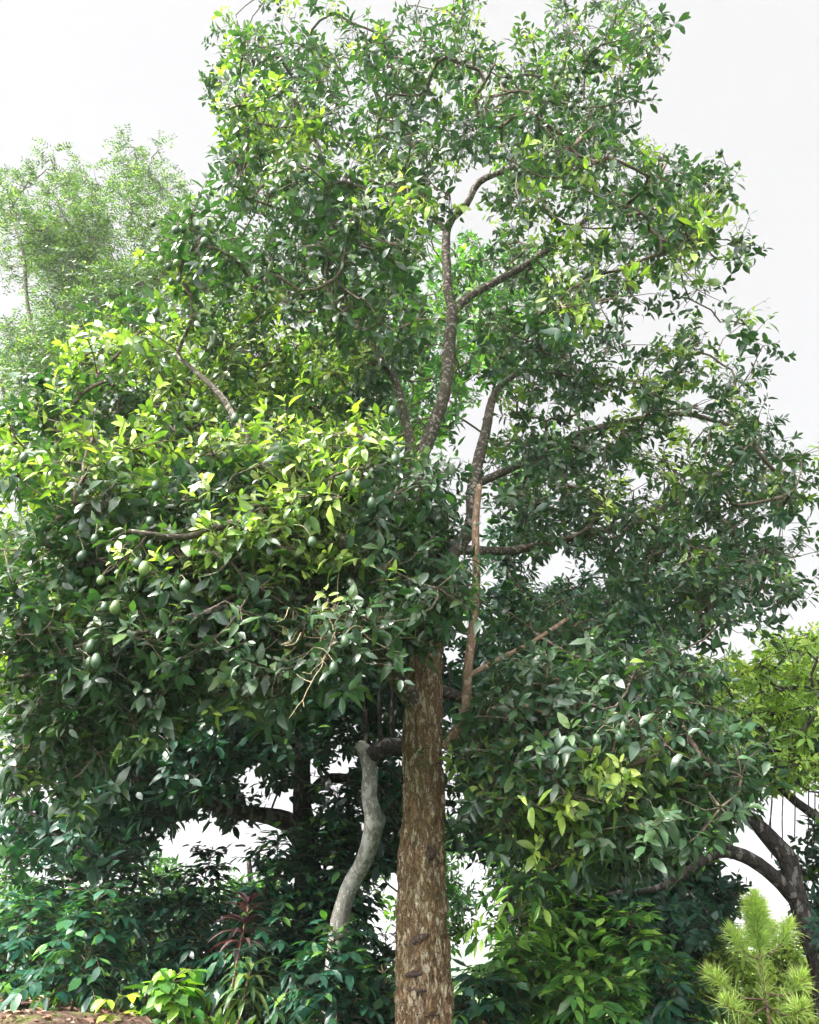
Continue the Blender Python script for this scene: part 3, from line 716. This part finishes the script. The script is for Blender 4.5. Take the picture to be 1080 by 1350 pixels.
build_tree(t, limbs3, c3, g[:2], M['grey'], M['darkbark'], M['dark'], 8, .38, 8, .16, 'lance', 1.4, tip=.006, young_p=.15, limbmats=[M['grey'], M['darkbark'], M['darkbark'], M['darkbark'], M['darkbark']])

# broadleaf tree right behind, dark
g = gp(790, 11.5)
t = empty('broadleaf_tree', g, 'dense dark green tree filling the space behind the right side of the avocado crown', 'tree')
rows = {600: [(620, 700, 1)], 640: [(640, 760, 1)], 680: [(640, 800, 2)], 720: [(640, 690, 3), (800, 960, 2)], 760: [(640, 950, 4)], 800: [(620, 920, 6)], 840: [(600, 860, 6)],
        880: [(600, 840, 6)], 920: [(600, 850, 6)], 960: [(600, 870, 6)], 1000: [(600, 910, 6)], 1040: [(600, 950, 6)], 1080: [(600, 930, 6)], 1120: [(600, 640, 3), (700, 940, 7)], 1160: [(720, 940, 7)], 1200: [(740, 930, 5)]}
c4 = make_clumps(rows, 680, 9, 13.5, .28)
limbs4 = [[(795, 1335, 11.5, 15), (790, 1250, 11.5, 14), (785, 1150, 11.5, 12), (780, 1050, 11.5, 10), (770, 950, 11.5, 8), (760, 850, 11.5, 6)],
          [(785, 1150, 11.5, 8), (840, 1080, 11, 6), (900, 1010, 10.8, 4)], [(780, 1060, 11.5, 8), (700, 980, 11.3, 6), (640, 900, 11.3, 4)]]
build_tree(t, limbs4, c4, g[:2], M['darkbark'], M['darkbark'], M['dark'], 8, .42, 8, .155, 'broad', .85, tip=.007, young_p=.18)

# bright tree seen through the upper crown
g = gp(560, 12)
t = empty('leafy_tree', g, 'fresh green tree far behind, showing through the gaps at the middle of the avocado crown', 'tree')
rows = {250: [(520, 560, 1)], 290: [(500, 640, 3)], 330: [(480, 730, 5)], 370: [(440, 740, 6)], 410: [(420, 740, 5)], 450: [(380, 740, 6)], 490: [(260, 640, 6)], 530: [(180, 620, 5)], 570: [(200, 560, 4), (640, 760, 3)], 610: [(200, 520, 4), (660, 740, 3)], 650: [(150, 480, 4)], 700: [(100, 480, 3)], 760: [(60, 480, 2)]}
c5 = make_clumps(rows, 450, 9.5, 12.5, .35)
limbs5 = [[(562, 1335, 12, 10), (560, 1100, 12, 9), (550, 900, 12, 8), (530, 700, 12, 7), (545, 560, 12, 6), (570, 430, 12, 4)], [(525, 760, 12, 5), (430, 620, 11.8, 4), (330, 540, 11.5, 3)]]
build_tree(t, limbs5, c5, at(530, 700, 12)[:2], M['darkbark'], M['twig'], M['mid'], 7, .5, 8, .17, 'broad', .9, tip=.007, young_p=.4)

# feathery tree, upper left
g = gp(60, 17)
t = empty('feathery_tree', g, 'airy tree with feathery pale green sprays against the white sky at upper left', 'tree')
rows = {190: [(170, 215, 1)], 210: [(60, 110, 1.2), (170, 225, 1.2)], 240: [(0, 40, 1.2), (50, 140, 2), (165, 240, 1.5)], 280: [(0, 150, 3), (165, 290, 2)], 320: [(0, 150, 3), (160, 330, 3)], 360: [(0, 30, 1), (60, 300, 4)], 400: [(50, 220, 3)],
        440: [(0, 180, 2.5)], 480: [(0, 60, 3)], 520: [(0, 60, 2)], 560: [(0, 60, 2)], 600: [(0, 60, 1)], 700: [(0, 60, 3)], 740: [(0, 50, 3)], 780: [(0, 60, 3)]}
c6 = make_clumps(rows, 290, 15, 19, .4)
limbs6 = [[(100, 1290, 17, 9), (95, 1000, 17, 8), (90, 800, 17, 7), (85, 600, 17, 6), (80, 450, 17, 4), (95, 340, 17, 2.5), (90, 260, 17, 1.5)],
          [(84, 560, 17, 4), (40, 420, 16.5, 2.5), (30, 330, 16, 2), (10, 280, 16, 1.2)], [(82, 480, 17, 3.5), (140, 400, 17, 2.5), (190, 330, 17, 2), (195, 250, 17, 1)], [(90, 700, 17, 4), (30, 600, 16.6, 3), (0, 500, 16, 2)]]
build_tree(t, limbs6, c6, g[:2], M['limb'], M['limb'], M['feather'], 5.2, .6, 7, .125, width=.85, tip=.010, mode='pinnate', flat=.5)

# spreading tree on the right
g = gp(1085, 9)
t = empty('spreading_tree', g, 'dark leaning tree at the right edge with forked limbs under a lime green canopy', 'tree')
rows = {830: [(1000, 1120, 2)], 870: [(890, 1120, 5)], 900: [(860, 1120, 6)], 930: [(860, 1120, 6)], 970: [(880, 1120, 4)], 1005: [(930, 1120, 1.6)]}
c7 = make_clumps(rows, 430, 8, 11.5, .24)
c7b = make_clumps({960: [(900, 1100, 4)], 1120: [(1050, 1100, 3)], 1160: [(780, 980, 4), (1060, 1100, 3)], 1190: [(780, 960, 4), (1070, 1110, 3)], 1080: [(1060, 1100, 3)]}, 90, 8.5, 11, .3)
limbs7 = [[(1092, 1345, 9, 16), (1084, 1280, 9, 14.5), (1064, 1225, 9, 13), (1046, 1165, 9, 12), (1040, 1135, 9, 13), (1015, 1105, 9, 11), (985, 1075, 9, 8), (935, 1045, 8.9, 5), (890, 1010, 8.8, 3)],
          [(1052, 1190, 9, 10), (1020, 1155, 8.9, 9), (980, 1128, 8.8, 9), (945, 1125, 8.8, 7), (905, 1150, 8.7, 5.5), (865, 1172, 8.7, 4), (800, 1180, 8.6, 3)],
          [(1100, 1090, 9.2, 8), (1060, 1065, 9.2, 6), (1020, 1030, 9.2, 5), (985, 990, 9.2, 3.5), (960, 960, 9.2, 2.5)],
          [(1090, 1290, 9, 11), (1120, 1200, 9.1, 10), (1130, 1120, 9.2, 9), (1098, 1088, 9.2, 8)],
          [(980, 1128, 8.8, 5), (940, 1105, 8.7, 4), (900, 1085, 8.6, 3), (850, 1090, 8.5, 2)]]
cc = np.vstack([c7, c7b])
limbs_ = [limb_path(l) for l in limbs7]
for i, l in enumerate(limbs_):
    b = Buf(); tube(b, l[:, :3], l[:, 3], 10, wob=.08); part('trunk' if i == 0 else 'limb', b.out(), M['darkbark'], t)
b = Buf()
for p in grow(limbs_, cc, tip=.006): tube(b, p[:, :3], p[:, 3], 5, cap=False)
Pa, Da, Ia = rosettes(c7, 8, .34, g[:2], .5); Pb, Db, Ib = rosettes(c7b, 8, .34, g[:2], .7)
twigs(b, Pa, Ia, c7); twigs(b, Pb, Ib, c7b); part('branches', b.out(), M['darkbark'], t)
b = Buf(); rosette_leaves(b, Pa, Da, 8, .12, 'small', .9); part('foliage', b.out(), M['fresh'], t, smooth=False)
b = Buf(); rosette_leaves(b, Pb, Db, 8, .15, 'lance', 1.5, young_p=.1); part('foliage', b.out(), M['dark'], t)
b = Buf()
for px in [990, 1003, 1022, 1035, 1048, 1066, 1075, 1012]:
    y0 = R.uniform(985, 1020); y1 = R.uniform(1060, 1150); pts = catmull(np.array([at(px, y0, 9), at(px + R.normal(0, 4), (y0 + y1) / 2, 9.1), at(px + R.normal(0, 5), y1, 9)]), .1)
    tube(b, pts, .006, 4)
part('hanging_vines', b.out(), M['darkbark'], t)

# far small trees low on the horizon: fresh green, lit
far = [(20, 17, 1150, 1300, 60, 'mid', 'small sunlit green tree at the far left edge behind the coffee shrub'),
       (140, 16, 1100, 1270, 75, 'dark', 'dark bushy tree in the distance behind the leftmost coffee shrubs'),
       (215, 19, 1130, 1290, 50, 'mid', 'slender pale trunked tree seen behind the purple plant and the bright seedling'),
       (330, 15, 1100, 1260, 40, 'mid', 'light green tree framed below the low limb of the shade tree'),
       (560, 16, 1080, 1260, 70, 'mid', 'light green tree directly behind the avocado trunk'),
       (665, 17, 1100, 1250, 60, 'dark', 'dark airy tree just right of the avocado trunk'),
       (840, 16, 1180, 1320, 90, 'sunlit_tint', 'green tree behind the tall coffee shrubs right of centre'),
       (70, 14, 1170, 1310, 110, 'dark', 'dense dark tree low at the left behind the shaded coffee shrubs'),
       (300, 13.5, 1185, 1320, 90, 'dark', 'dense dark tree low behind the bright round-leaved plant'),
       (430, 13, 1170, 1320, 80, 'dark', 'dense dark tree low behind the crooked grey trunk'),
       (720, 14, 1200, 1320, 90, 'dark', 'dense dark tree low behind the willowy shrub'),
       (870, 13, 1200, 1320, 80, 'dark', 'dense dark tree low to the left of the pine sapling'),
       (1010, 26, 1255, 1330, 90, 'lime', 'low pale yellow green tree beyond the pine sapling')]
for px, Y, y0, y1, hw, mt, lab in far:
    g = gp(px, Y)
    t = empty('distant_tree', g, lab, 'tree', 'small trees in the distance')
    rows = {y: [(px - hw * math.sin(math.pi * min(1, (y - y0 + 25) / (y1 - y0 + 25))) - 12, px + hw * math.sin(math.pi * min(1, (y - y0 + 25) / (y1 - y0 + 25))) + 12, 3)] for y in range(y0, y1, 25)}
    c = sample_map(rows, int(hw * (y1 - y0) / 120), Yr(Y - 1.2, Y + 1.2), cell=25); c = np.array([q for q in c if not in_hole(q[0], q[1], 4)]); Pp = np.array([at(*q) for q in c]); Pp = Pp[spread(c, Pp, .3)]
    tr = [[(px, 1345 if px != 1010 else 1335, Y, 7), (px + 3, (y0 + y1) / 2 + 30, Y, 5), (px - 2, y0 + 30, Y, 3)]]
    build_tree(t, tr, Pp, g[:2], M['shoot'] if px == 215 else M['darkbark'], M['darkbark'], M[mt], 7, .42, 7, .19 * (1 if Y < 20 else 1.4), 'small', 1.0, tip=.008, young_p=.5)

# ------------------------------------------------------------------ understory shrubs
def shrub(name, base, h, rad, nlev, nb, leaf, mat, label, cat='shrub', group=None, kind='lance', width=1.4, stems=1, lean=(0, 0), droop=.5, step=.055, z0=.22, young=.2, stemr=.014, tiltup=.35):
    root = empty(name, base, label, cat, group)
    bs = Buf(); bb = Buf(); bl = Buf()
    B, A, U, Lg, Tn = [], [], [], [], []
    for s in range(stems):
        off = np.array([R.normal(0, .06), R.normal(0, .06), 0]) * (stems > 1)
        tipo = np.array([lean[0] + R.normal(0, .1 * h * (stems > 1) + .02), lean[1] + R.normal(0, .1 * h * (stems > 1) + .02), h * R.uniform(.85, 1.05)])
        st = catmull(np.array([base + off - [0, 0, .05], base + off + tipo * .35 + R.normal(0, .02, 3), base + off + tipo * .7 + R.normal(0, .03, 3), base + off + tipo]), .08)
        tube(bs, st, np.linspace(stemr, stemr * .35, len(st)), 7)
        for l in range(nlev):
            f = z0 + (1 - z0) * (l + R.random() * .6) / nlev
            p0 = st[min(len(st) - 1, int(f * (len(st) - 1)))]
            a0 = R.random() * 6.28
            for k in range(nb):
                a = a0 + k * 2 * math.pi / nb + R.normal(0, .35)
                Lb = rad * (1.0 - .65 * max(0, f - .35) / .65) * R.uniform(.65, 1.15)
                m = max(3, int(Lb / step)); dv = unit(np.array([math.cos(a), math.sin(a), tiltup + .5 * f])); p = p0.copy(); pts = [p0]
                for i in range(m):
                    dv = unit(dv + np.array([0, 0, -droop * step / max(.3, rad) * 2.2]) + R.normal(0, .06, 3)); p = p + dv * step; pts.append(p)
                    if i < 1: continue
                    side = unit(np.cross(dv, [0, 0, 1]))
                    for sg in (-1, 1):
                        if R.random() < .12: continue
                        B.append(p); A.append(side * sg * .85 + dv * (.55 + .9 * (i == m - 1)) + np.array([0, 0, -.28]) + R.normal(0, .22, 3)); U.append(np.array([0, 0, 1.]) + dv * .2 + R.normal(0, .25, 3))
                        Lg.append(leaf * R.uniform(.65, 1.12)); Tn.append((min(1, max(0, R.normal(.3, .15) + (R.random() < young) * .45 + .25 * (i > m - 3))), R.random(), R.random()))
                tube(bb, np.array(pts), np.linspace(.005, .002, len(pts)), 4, cap=False)
    leaves(bl, np.array(B), np.array(A), np.array(U), np.array(Lg), kind, width, np.array(Tn), 1.3)
    part('stem', bs.out(), M['stem'], root); part('branches', bb.out(), M['stem'], root); part('foliage', bl.out(), mat, root)
    return len(B)

G = 'coffee shrubs growing under the avocado tree'
nl = 0
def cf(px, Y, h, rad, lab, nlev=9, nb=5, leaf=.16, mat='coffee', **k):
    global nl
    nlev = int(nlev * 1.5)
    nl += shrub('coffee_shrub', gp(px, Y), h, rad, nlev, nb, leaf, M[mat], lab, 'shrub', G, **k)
cf(92, 7.4, .85, .55, 'glossy blue green coffee shrub on the red soil at lower left', lean=(.05, 0))
cf(18, 8.2, .95, .6, 'coffee shrub cut off by the left edge beside the bare soil')
cf(128, 10, 1.7, .7, 'dark coffee shrub standing behind the lower left coffee shrub', nlev=12)
cf(190, 9.6, 1.3, .55, 'thin dark coffee shrub behind the seedling and the bright round-leaved plant', nlev=9)
cf(55, 11.5, 2.0, .8, 'tall shaded coffee shrub at far left below the sky gap', nlev=13)
cf(262, 9.8, 1.7, .65, 'shaded coffee shrub between the bright round-leaved plant and the purple plant', nlev=11)
cf(352, 9.2, 2.1, .75, 'tall dark coffee shrub right behind the purple plant', nlev=14)
cf(402, 9.4, 2.35, .75, 'tallest dark coffee shrub, hiding the base of the shade tree', nlev=15, stems=2)
cf(438, 8.2, .95, .5, 'coffee shrub with drooping leaves in front of the crooked grey trunk', nlev=9)
cf(500, 8.6, .7, .5, 'low coffee shrub touching the left side of the avocado trunk', nlev=7)
cf(505, 10.5, .95, .5, 'small coffee shrub seen in the gap between grey trunk and avocado trunk', nlev=8)
cf(626, 7.2, .55, .5, 'low coffee shrub hugging the right side of the avocado trunk', nlev=7)
cf(690, 7.6, .75, .6, 'leafy coffee shrub with bright leaves at the bottom, right of the avocado trunk', nlev=9, mat='mid')  # lighter leaf colour here in place of sunlight
cf(768, 9.0, 1.35, .65, 'coffee shrub with leaves coloured a sunlit green behind the bottom right shrubs', nlev=11, mat='sunlit_tint')
cf(838, 8.4, 1.05, .65, 'arching coffee shrub left of the pine sapling', nlev=10, mat='sunlit_tint')
cf(790, 7.0, .5, .55, 'low bright coffee shrub at the bottom edge right of centre', nlev=7, mat='sunlit_tint')
cf(890, 7.6, .62, .5, 'small coffee shrub at the bottom edge beside the pine sapling', nlev=8)
cf(735, 11, 2.0, .8, 'tall coffee shrub in deep shade right of centre', nlev=12)
nl += shrub('willowy_shrub', gp(688, 8.6), 1.85, .75, 11, 4, .19, M['sunlit_tint'], 'thin shrub with long hanging narrow leaves and bare inner twigs right of the avocado trunk', 'shrub', None, 'lance', 1.0, droop=1.0, step=.08, z0=.45, young=.45)
nl += shrub('broadleaf_seedling', gp(232, 7.2), .42, .30, 7, 4, .17, M['mid'], 'small bright green plant with broad rounded leaves on the soil at lower left', 'plant', None, 'broad', 1.25, young=.6, step=.06, droop=.6, stemr=.008)
nl += shrub('leafy_sprout', gp(150, 6.9), .16, .13, 2, 2, .13, M['lime'], 'tiny pale green sprout with few leaves between the coffee shrub and bright plant', 'plant', None, 'broad', 1.1, young=.5, step=.05, stemr=.005)
nl += shrub('lime_shrub', gp(955, 12.5), 1.55, .9, 14, 6, .16, M['lime'], 'pale lime green shrub behind and left of the pine sapling', 'shrub', None, 'lance', 1.1, stems=3, step=.07)
nl += shrub('lime_shrub', gp(1062, 13.5), 1.6, .9, 14, 6, .16, M['lime'], 'pale lime green shrub behind and right of the pine sapling', 'shrub', None, 'lance', 1.1, stems=3, step=.07)

# strap-leaved plants
def strap_plant(name, base, h, spec, mat, label, cat='plant', stemtop=None, n=40, L=.34, w=.5, z0=.55, droopy=1.0):
    root = empty(name, base, label, cat)
    b = Buf(); lean = np.array(spec)
    st = catmull(np.array([base - [0, 0, .05], base + [lean[0] * .5, 0, h * .5], base + [lean[0], lean[1], h]]), .08); tube(b, st, np.linspace(.013, .008, len(st)), 7)
    part('stem', b.out(), M['shoot'], root)
    b = Buf()
    for i in range(n):
        f = z0 + (1 - z0) * i / n; p = st[min(len(st) - 1, int(f * (len(st) - 1)))]
        a = i * 2.4; rise = .35 + 1.6 * ((i / n) ** 1.6)
        d = unit(np.array([math.cos(a), math.sin(a), rise])); Ln = L * R.uniform(.75, 1.15) * (.75 + .25 * math.sin(math.pi * min(1, i / n + .2)))
        pts = [p]; q = p.copy(); m = 7
        for s in range(m):
            d = unit(d + np.array([0, 0, -.24 * droopy * R.uniform(.6, 1.4)])); q = q + d * Ln / m; pts.append(q)
        pts = np.array(pts); side = unit(np.cross(np.gradient(pts, axis=0), [0, 0, 1.])); ww = .028 * w * np.sin(np.linspace(.25, math.pi * .98, m + 1))[:, None]
        nrm = np.cross(side, unit(np.gradient(pts, axis=0)))
        V = np.stack([pts - side * ww + nrm * ww * .35, pts, pts + side * ww + nrm * ww * .35], 1).reshape(-1, 3)
        Q = []
        for s in range(m):
            Q += [(3*s, 3*s+1, 3*s+4, 3*s+3), (3*s+1, 3*s+2, 3*s+5, 3*s+4)]
        tn = np.tile([[R.random(), R.random(), R.random()]], (len(Q), 1)); b.add(V, Q, None, tn)
    part('foliage', b.out(), mat, root)
strap_plant('cordyline', gp(297, 7.6), .98, (.12, 0), M['purple'], 'tall purple leaved cordyline on a thin pale stem beside dark bushes', n=36, L=.30, w=.7, z0=.6, droopy=.75)
strap_plant('dracaena', gp(312, 7.4), .52, (.09, 0), M['strap'], 'green strap leaved dracaena just below the purple cordyline leaves', n=30, L=.34, w=.9, z0=.55, droopy=1.1)

# pine sapling
g = gp(1012, 6.6)
pine = empty('pine_sapling', g, 'young pine with long soft yellow green needles in the lower right corner', 'tree')
top = at(995, 1180, 6.6)
st = catmull(np.array([g - [0, 0, .05], at(1008, 1310, 6.6), at(1000, 1245, 6.6), at(997, 1210, 6.6), top]), .06)
b = Buf(); tube(b, st, np.linspace(.014, .006, len(st)), 7); part('trunk', b.out(), M['shoot'], pine)
shoots = [st[-14:]]
b = Buf()
def pb(p0, p1, sag=.05):
    A0 = at(*p0); A1 = at(*p1); pts = catmull(np.array([A0, (A0 + A1) / 2 - [0, 0, sag], A1]), .04); tube(b, pts, np.linspace(.007, .004, len(pts)), 5); shoots.append(pts)
pb((1001, 1265, 6.6), (963, 1228, 6.5)); pb((1003, 1255, 6.6), (1020, 1225, 6.9), .0); pb((1003, 1262, 6.6), (1044, 1218, 6.5)); pb((1008, 1318, 6.6), (935, 1285, 6.3)); pb((1009, 1325, 6.6), (1062, 1330, 6.0)); pb((1009, 1328, 6.6), (955, 1325, 6.0)); pb((1008, 1310, 6.6), (1062, 1290, 6.3))
part('branches', b.out(), M['shoot'], pine)
b = Buf(); NV, NT, NA = [], [], []; c0 = 0
for si, s in enumerate(shoots):
    nn = 3000 if si == 0 else 300
    for _ in range(nn):
        if si == 0 and R.random() < .93: f = R.uniform(.52, 1)
        else: f = (R.random() ** .22) if si else R.random()
        p = s[int(f * (len(s) - 1))]; tdir = unit(s[-1] - s[0])
        if si: tdir = unit(tdir * .5 + np.array([0, 0, .9 if f > .75 else .3]))
        rr = unit(R.normal(0, 1, 3)); sp = (.35 if f > .93 else R.uniform(.6, 1.3))
        d = unit(tdir + rr * sp); Ln = R.uniform(.10, .17) * (1 if f < .93 else .75)
        w = unit(np.cross(d, [0, 1, .2])) * .002; m1 = p + d * Ln * .55; e = p + d * Ln + np.array([0, 0, -.05 * R.random()])
        NV += [p - w, p + w, m1 - w, m1 + w, e]; NT += [(c0, c0+1, c0+3), (c0, c0+3, c0+2), (c0+2, c0+3, c0+4)]; c0 += 5
        a = (np.clip((.75 if f > .8 else .3) + R.normal(0, .15), 0, 1), R.random(), R.random()); NA += [a] * 3
b.add(np.array(NV), None, np.array(NT), None, np.array(NA)); part('foliage', b.out(), M['needle'], pine, smooth=False)

# ------------------------------------------------------------------ ground, litter, weeds, hill
xs = np.unique(np.concatenate([np.linspace(-14, 14, 113), np.linspace(-400, -14, 30), np.linspace(14, 400, 30)]))
ys = np.unique(np.concatenate([np.linspace(-6, 30, 145), np.linspace(-100, -6, 10), np.linspace(30, 900, 40)]))
X, Yg = np.meshgrid(xs, ys); Z = ground_z(X, Yg) + (R.normal(0, .012, X.shape) * (np.abs(X) < 14) * (Yg < 30))
V = np.stack([X, Yg, Z], -1).reshape(-1, 3); nx = len(xs)
i = (np.arange(len(ys) - 1)[:, None] * nx + np.arange(nx - 1)[None]).ravel()
Q = np.stack([i, i + 1, i + nx + 1, i + nx], 1)
o = link('ground', mk_mesh('ground', V, [Q], M['ground'])); o['kind'] = 'structure'

def scatter(n, x0, x1, y0, y1):
    x = R.uniform(x0, x1, n); y = R.uniform(y0, y1, n); return np.stack([x, y, ground_z(x, y)], 1)
b = Buf(); p = scatter(16000, -7, 6, 5.5, 13)
leaves(b, p + [0, 0, .012], np.column_stack([R.normal(0, 1, (len(p), 2)), R.normal(.1, .2, len(p))]), np.column_stack([R.normal(0, .35, (len(p), 2)), np.ones(len(p))]), R.uniform(.03, .10, len(p)), 'broad', .8, None, 2.2)
V_, F_, A_ = b.out(); o = link('leaf_litter', mk_mesh('leaf_litter', V_, F_, M['litter'], A_)); o['kind'] = 'stuff'; o['label'] = 'dry brown fallen leaves lying over the red soil'; o['category'] = 'leaves'
b = Buf(); p = np.vstack([scatter(2600, -7, 6, 10.2, 13), scatter(60, -3.2, -1.0, 7.5, 9.5)])
cl_ = np.repeat(p, 5, 0) + R.normal(0, .03, (len(p) * 5, 3)) * [1, 1, 0]
leaves(b, cl_, np.column_stack([R.normal(0, .6, (len(cl_), 2)), R.uniform(.4, 1.2, len(cl_))]), np.column_stack([R.normal(0, .5, (len(cl_), 2)), np.ones(len(cl_))]), R.uniform(.06, .16, len(cl_)), 'lance', 1.3)
V_, F_, A_ = b.out(); o = link('weeds', mk_mesh('weeds', V_, F_, M['mid'], A_)); o['kind'] = 'stuff'; o['label'] = 'low yellow green weeds covering the ground under the shrubs'; o['category'] = 'ground cover'

hx = np.linspace(-500, 900, 120); prof_ = np.maximum(0, 34 + 12 * np.sin(hx / 110) + 7 * np.sin(hx / 41 + 1) + 3 * np.sin(hx / 13) - np.abs(hx - 320) / 18)
Vh = []
for r, (dy, s) in enumerate([(0, 0), (60, .45), (140, .8), (220, 1), (330, .7), (450, 0)]):
    for k, x in enumerate(hx): Vh.append((x, 620 + dy + 15 * math.sin(x / 60 + r), -6 + prof_[k] * s))
i = (np.arange(5)[:, None] * 120 + np.arange(119)[None]).ravel()
o = link('hill', mk_mesh('hill', np.array(Vh), [np.stack([i, i + 1, i + 121, i + 120], 1)], M['hill'])); o['kind'] = 'structure'

# hazy air
hm_, hn, HN, HL = new_mat('haze_air'); ho = HN.new('ShaderNodeOutputMaterial'); hv = HN.new('ShaderNodeVolumePrincipled')
hv.inputs['Color'].default_value = (.93, .95, 1, 1); hv.inputs['Density'].default_value = .0007; hv.inputs['Anisotropy'].default_value = .2; HL.new(hv.outputs[0], ho.inputs['Volume'])
x0, x1, y0, y1, z0, z1 = -520, 920, -120, 1120, -14, 60
Vb = np.array([(x, y, z) for z in (z0, z1) for y in (y0, y1) for x in (x0, x1)])
Qb = np.array([(0, 2, 3, 1), (4, 5, 7, 6), (0, 1, 5, 4), (2, 6, 7, 3), (0, 4, 6, 2), (1, 3, 7, 5)])
o = link('haze', mk_mesh('haze', Vb, [Qb], hm_, None, False)); o['kind'] = 'stuff'; o['label'] = 'thin pale haze that fades the far hill behind the pine sapling'; o['category'] = 'haze'

# ------------------------------------------------------------------ light
SUN_EL, SUN_AZ = math.radians(50), math.radians(-116)   # azimuth from +Y, negative = left
w = bpy.data.worlds.new('World'); scene.world = w; w.use_nodes = True
N = w.node_tree.nodes; L = w.node_tree.links; N.clear()
wo = N.new('ShaderNodeOutputWorld'); bg = N.new('ShaderNodeBackground'); sky = N.new('ShaderNodeTexSky'); sky.sky_type = 'NISHITA'; sky.sun_disc = False
sky.sun_elevation = SUN_EL; sky.sun_rotation = SUN_AZ; sky.dust_density = 3
mx = N.new('ShaderNodeMix'); mx.data_type = 'RGBA'; mx.inputs[0].default_value = .93      # cloud cover over the blue
mx.inputs[7].default_value = (2.64, 2.61, 2.56, 1)
tc = N.new('ShaderNodeTexCoord'); dt = N.new('ShaderNodeVectorMath'); dt.operation = 'DOT_PRODUCT'
L.new(tc.outputs['Generated'], dt.inputs[0])
dt.inputs[1].default_value = (math.sin(SUN_AZ) * math.cos(SUN_EL), math.cos(SUN_AZ) * math.cos(SUN_EL), math.sin(SUN_EL))
gl = N.new('ShaderNodeMapRange'); gl.interpolation_type = 'SMOOTHSTEP'; gl.inputs[1].default_value = .83; gl.inputs[2].default_value = 1; gl.inputs[3].default_value = 1; gl.inputs[4].default_value = 18
L.new(dt.outputs['Value'], gl.inputs[0])      # thin cloud glows round the sun
sc_ = N.new('ShaderNodeVectorMath'); sc_.operation = 'SCALE'; L.new(mx.outputs[2], sc_.inputs[0])
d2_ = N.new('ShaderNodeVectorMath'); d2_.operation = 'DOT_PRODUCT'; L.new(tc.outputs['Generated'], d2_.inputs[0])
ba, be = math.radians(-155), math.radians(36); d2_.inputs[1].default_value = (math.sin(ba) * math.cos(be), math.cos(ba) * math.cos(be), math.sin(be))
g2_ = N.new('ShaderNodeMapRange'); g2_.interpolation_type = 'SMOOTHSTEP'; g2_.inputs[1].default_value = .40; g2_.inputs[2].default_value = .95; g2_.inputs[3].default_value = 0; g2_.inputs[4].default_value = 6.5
L.new(d2_.outputs['Value'], g2_.inputs[0])    # added fill: brighter sky behind the camera, out of view, lights near faces
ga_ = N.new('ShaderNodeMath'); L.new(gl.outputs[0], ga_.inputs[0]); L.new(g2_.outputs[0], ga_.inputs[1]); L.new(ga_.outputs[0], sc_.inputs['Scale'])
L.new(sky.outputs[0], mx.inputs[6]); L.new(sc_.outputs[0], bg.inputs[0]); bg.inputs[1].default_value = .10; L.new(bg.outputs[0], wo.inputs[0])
sd = bpy.data.lights.new('sun', 'SUN'); sd.energy = 3.7; sd.angle = math.radians(4.0); sd.color = (1, .96, .87)
so = bpy.data.objects.new('sun', sd); COL.objects.link(so)
v = np.array([math.sin(SUN_AZ) * math.cos(SUN_EL), math.cos(SUN_AZ) * math.cos(SUN_EL), math.sin(SUN_EL)])
from mathutils import Vector
so.rotation_euler = Vector(v).to_track_quat('Z', 'Y').to_euler(); so.location = (-10, -5, 20)

# ------------------------------------------------------------------ camera / render
cd = bpy.data.cameras.new('camera'); cd.sensor_fit = 'HORIZONTAL'; cd.sensor_width = 36; cd.lens = 36 * F / 1080; cd.clip_end = 3000
co = bpy.data.objects.new('camera', cd); COL.objects.link(co); co.location = CAM; co.rotation_euler = (math.pi / 2 + PITCH, 0, 0); scene.camera = co
scene.view_settings.view_transform = 'Standard'; scene.view_settings.look = 'None'; scene.view_settings.gamma = 1
scene.view_settings.exposure = 1.72
c = scene.cycles
c.max_bounces = 6; c.diffuse_bounces = 3; c.glossy_bounces = 2; c.transmission_bounces = 4; c.transparent_max_bounces = 4
c.caustics_reflective = False; c.caustics_refractive = False; c.use_adaptive_sampling = True; c.adaptive_threshold = .02
print('STATS', stats, count, nl, sum(len(m.polygons) for m in bpy.data.meshes))
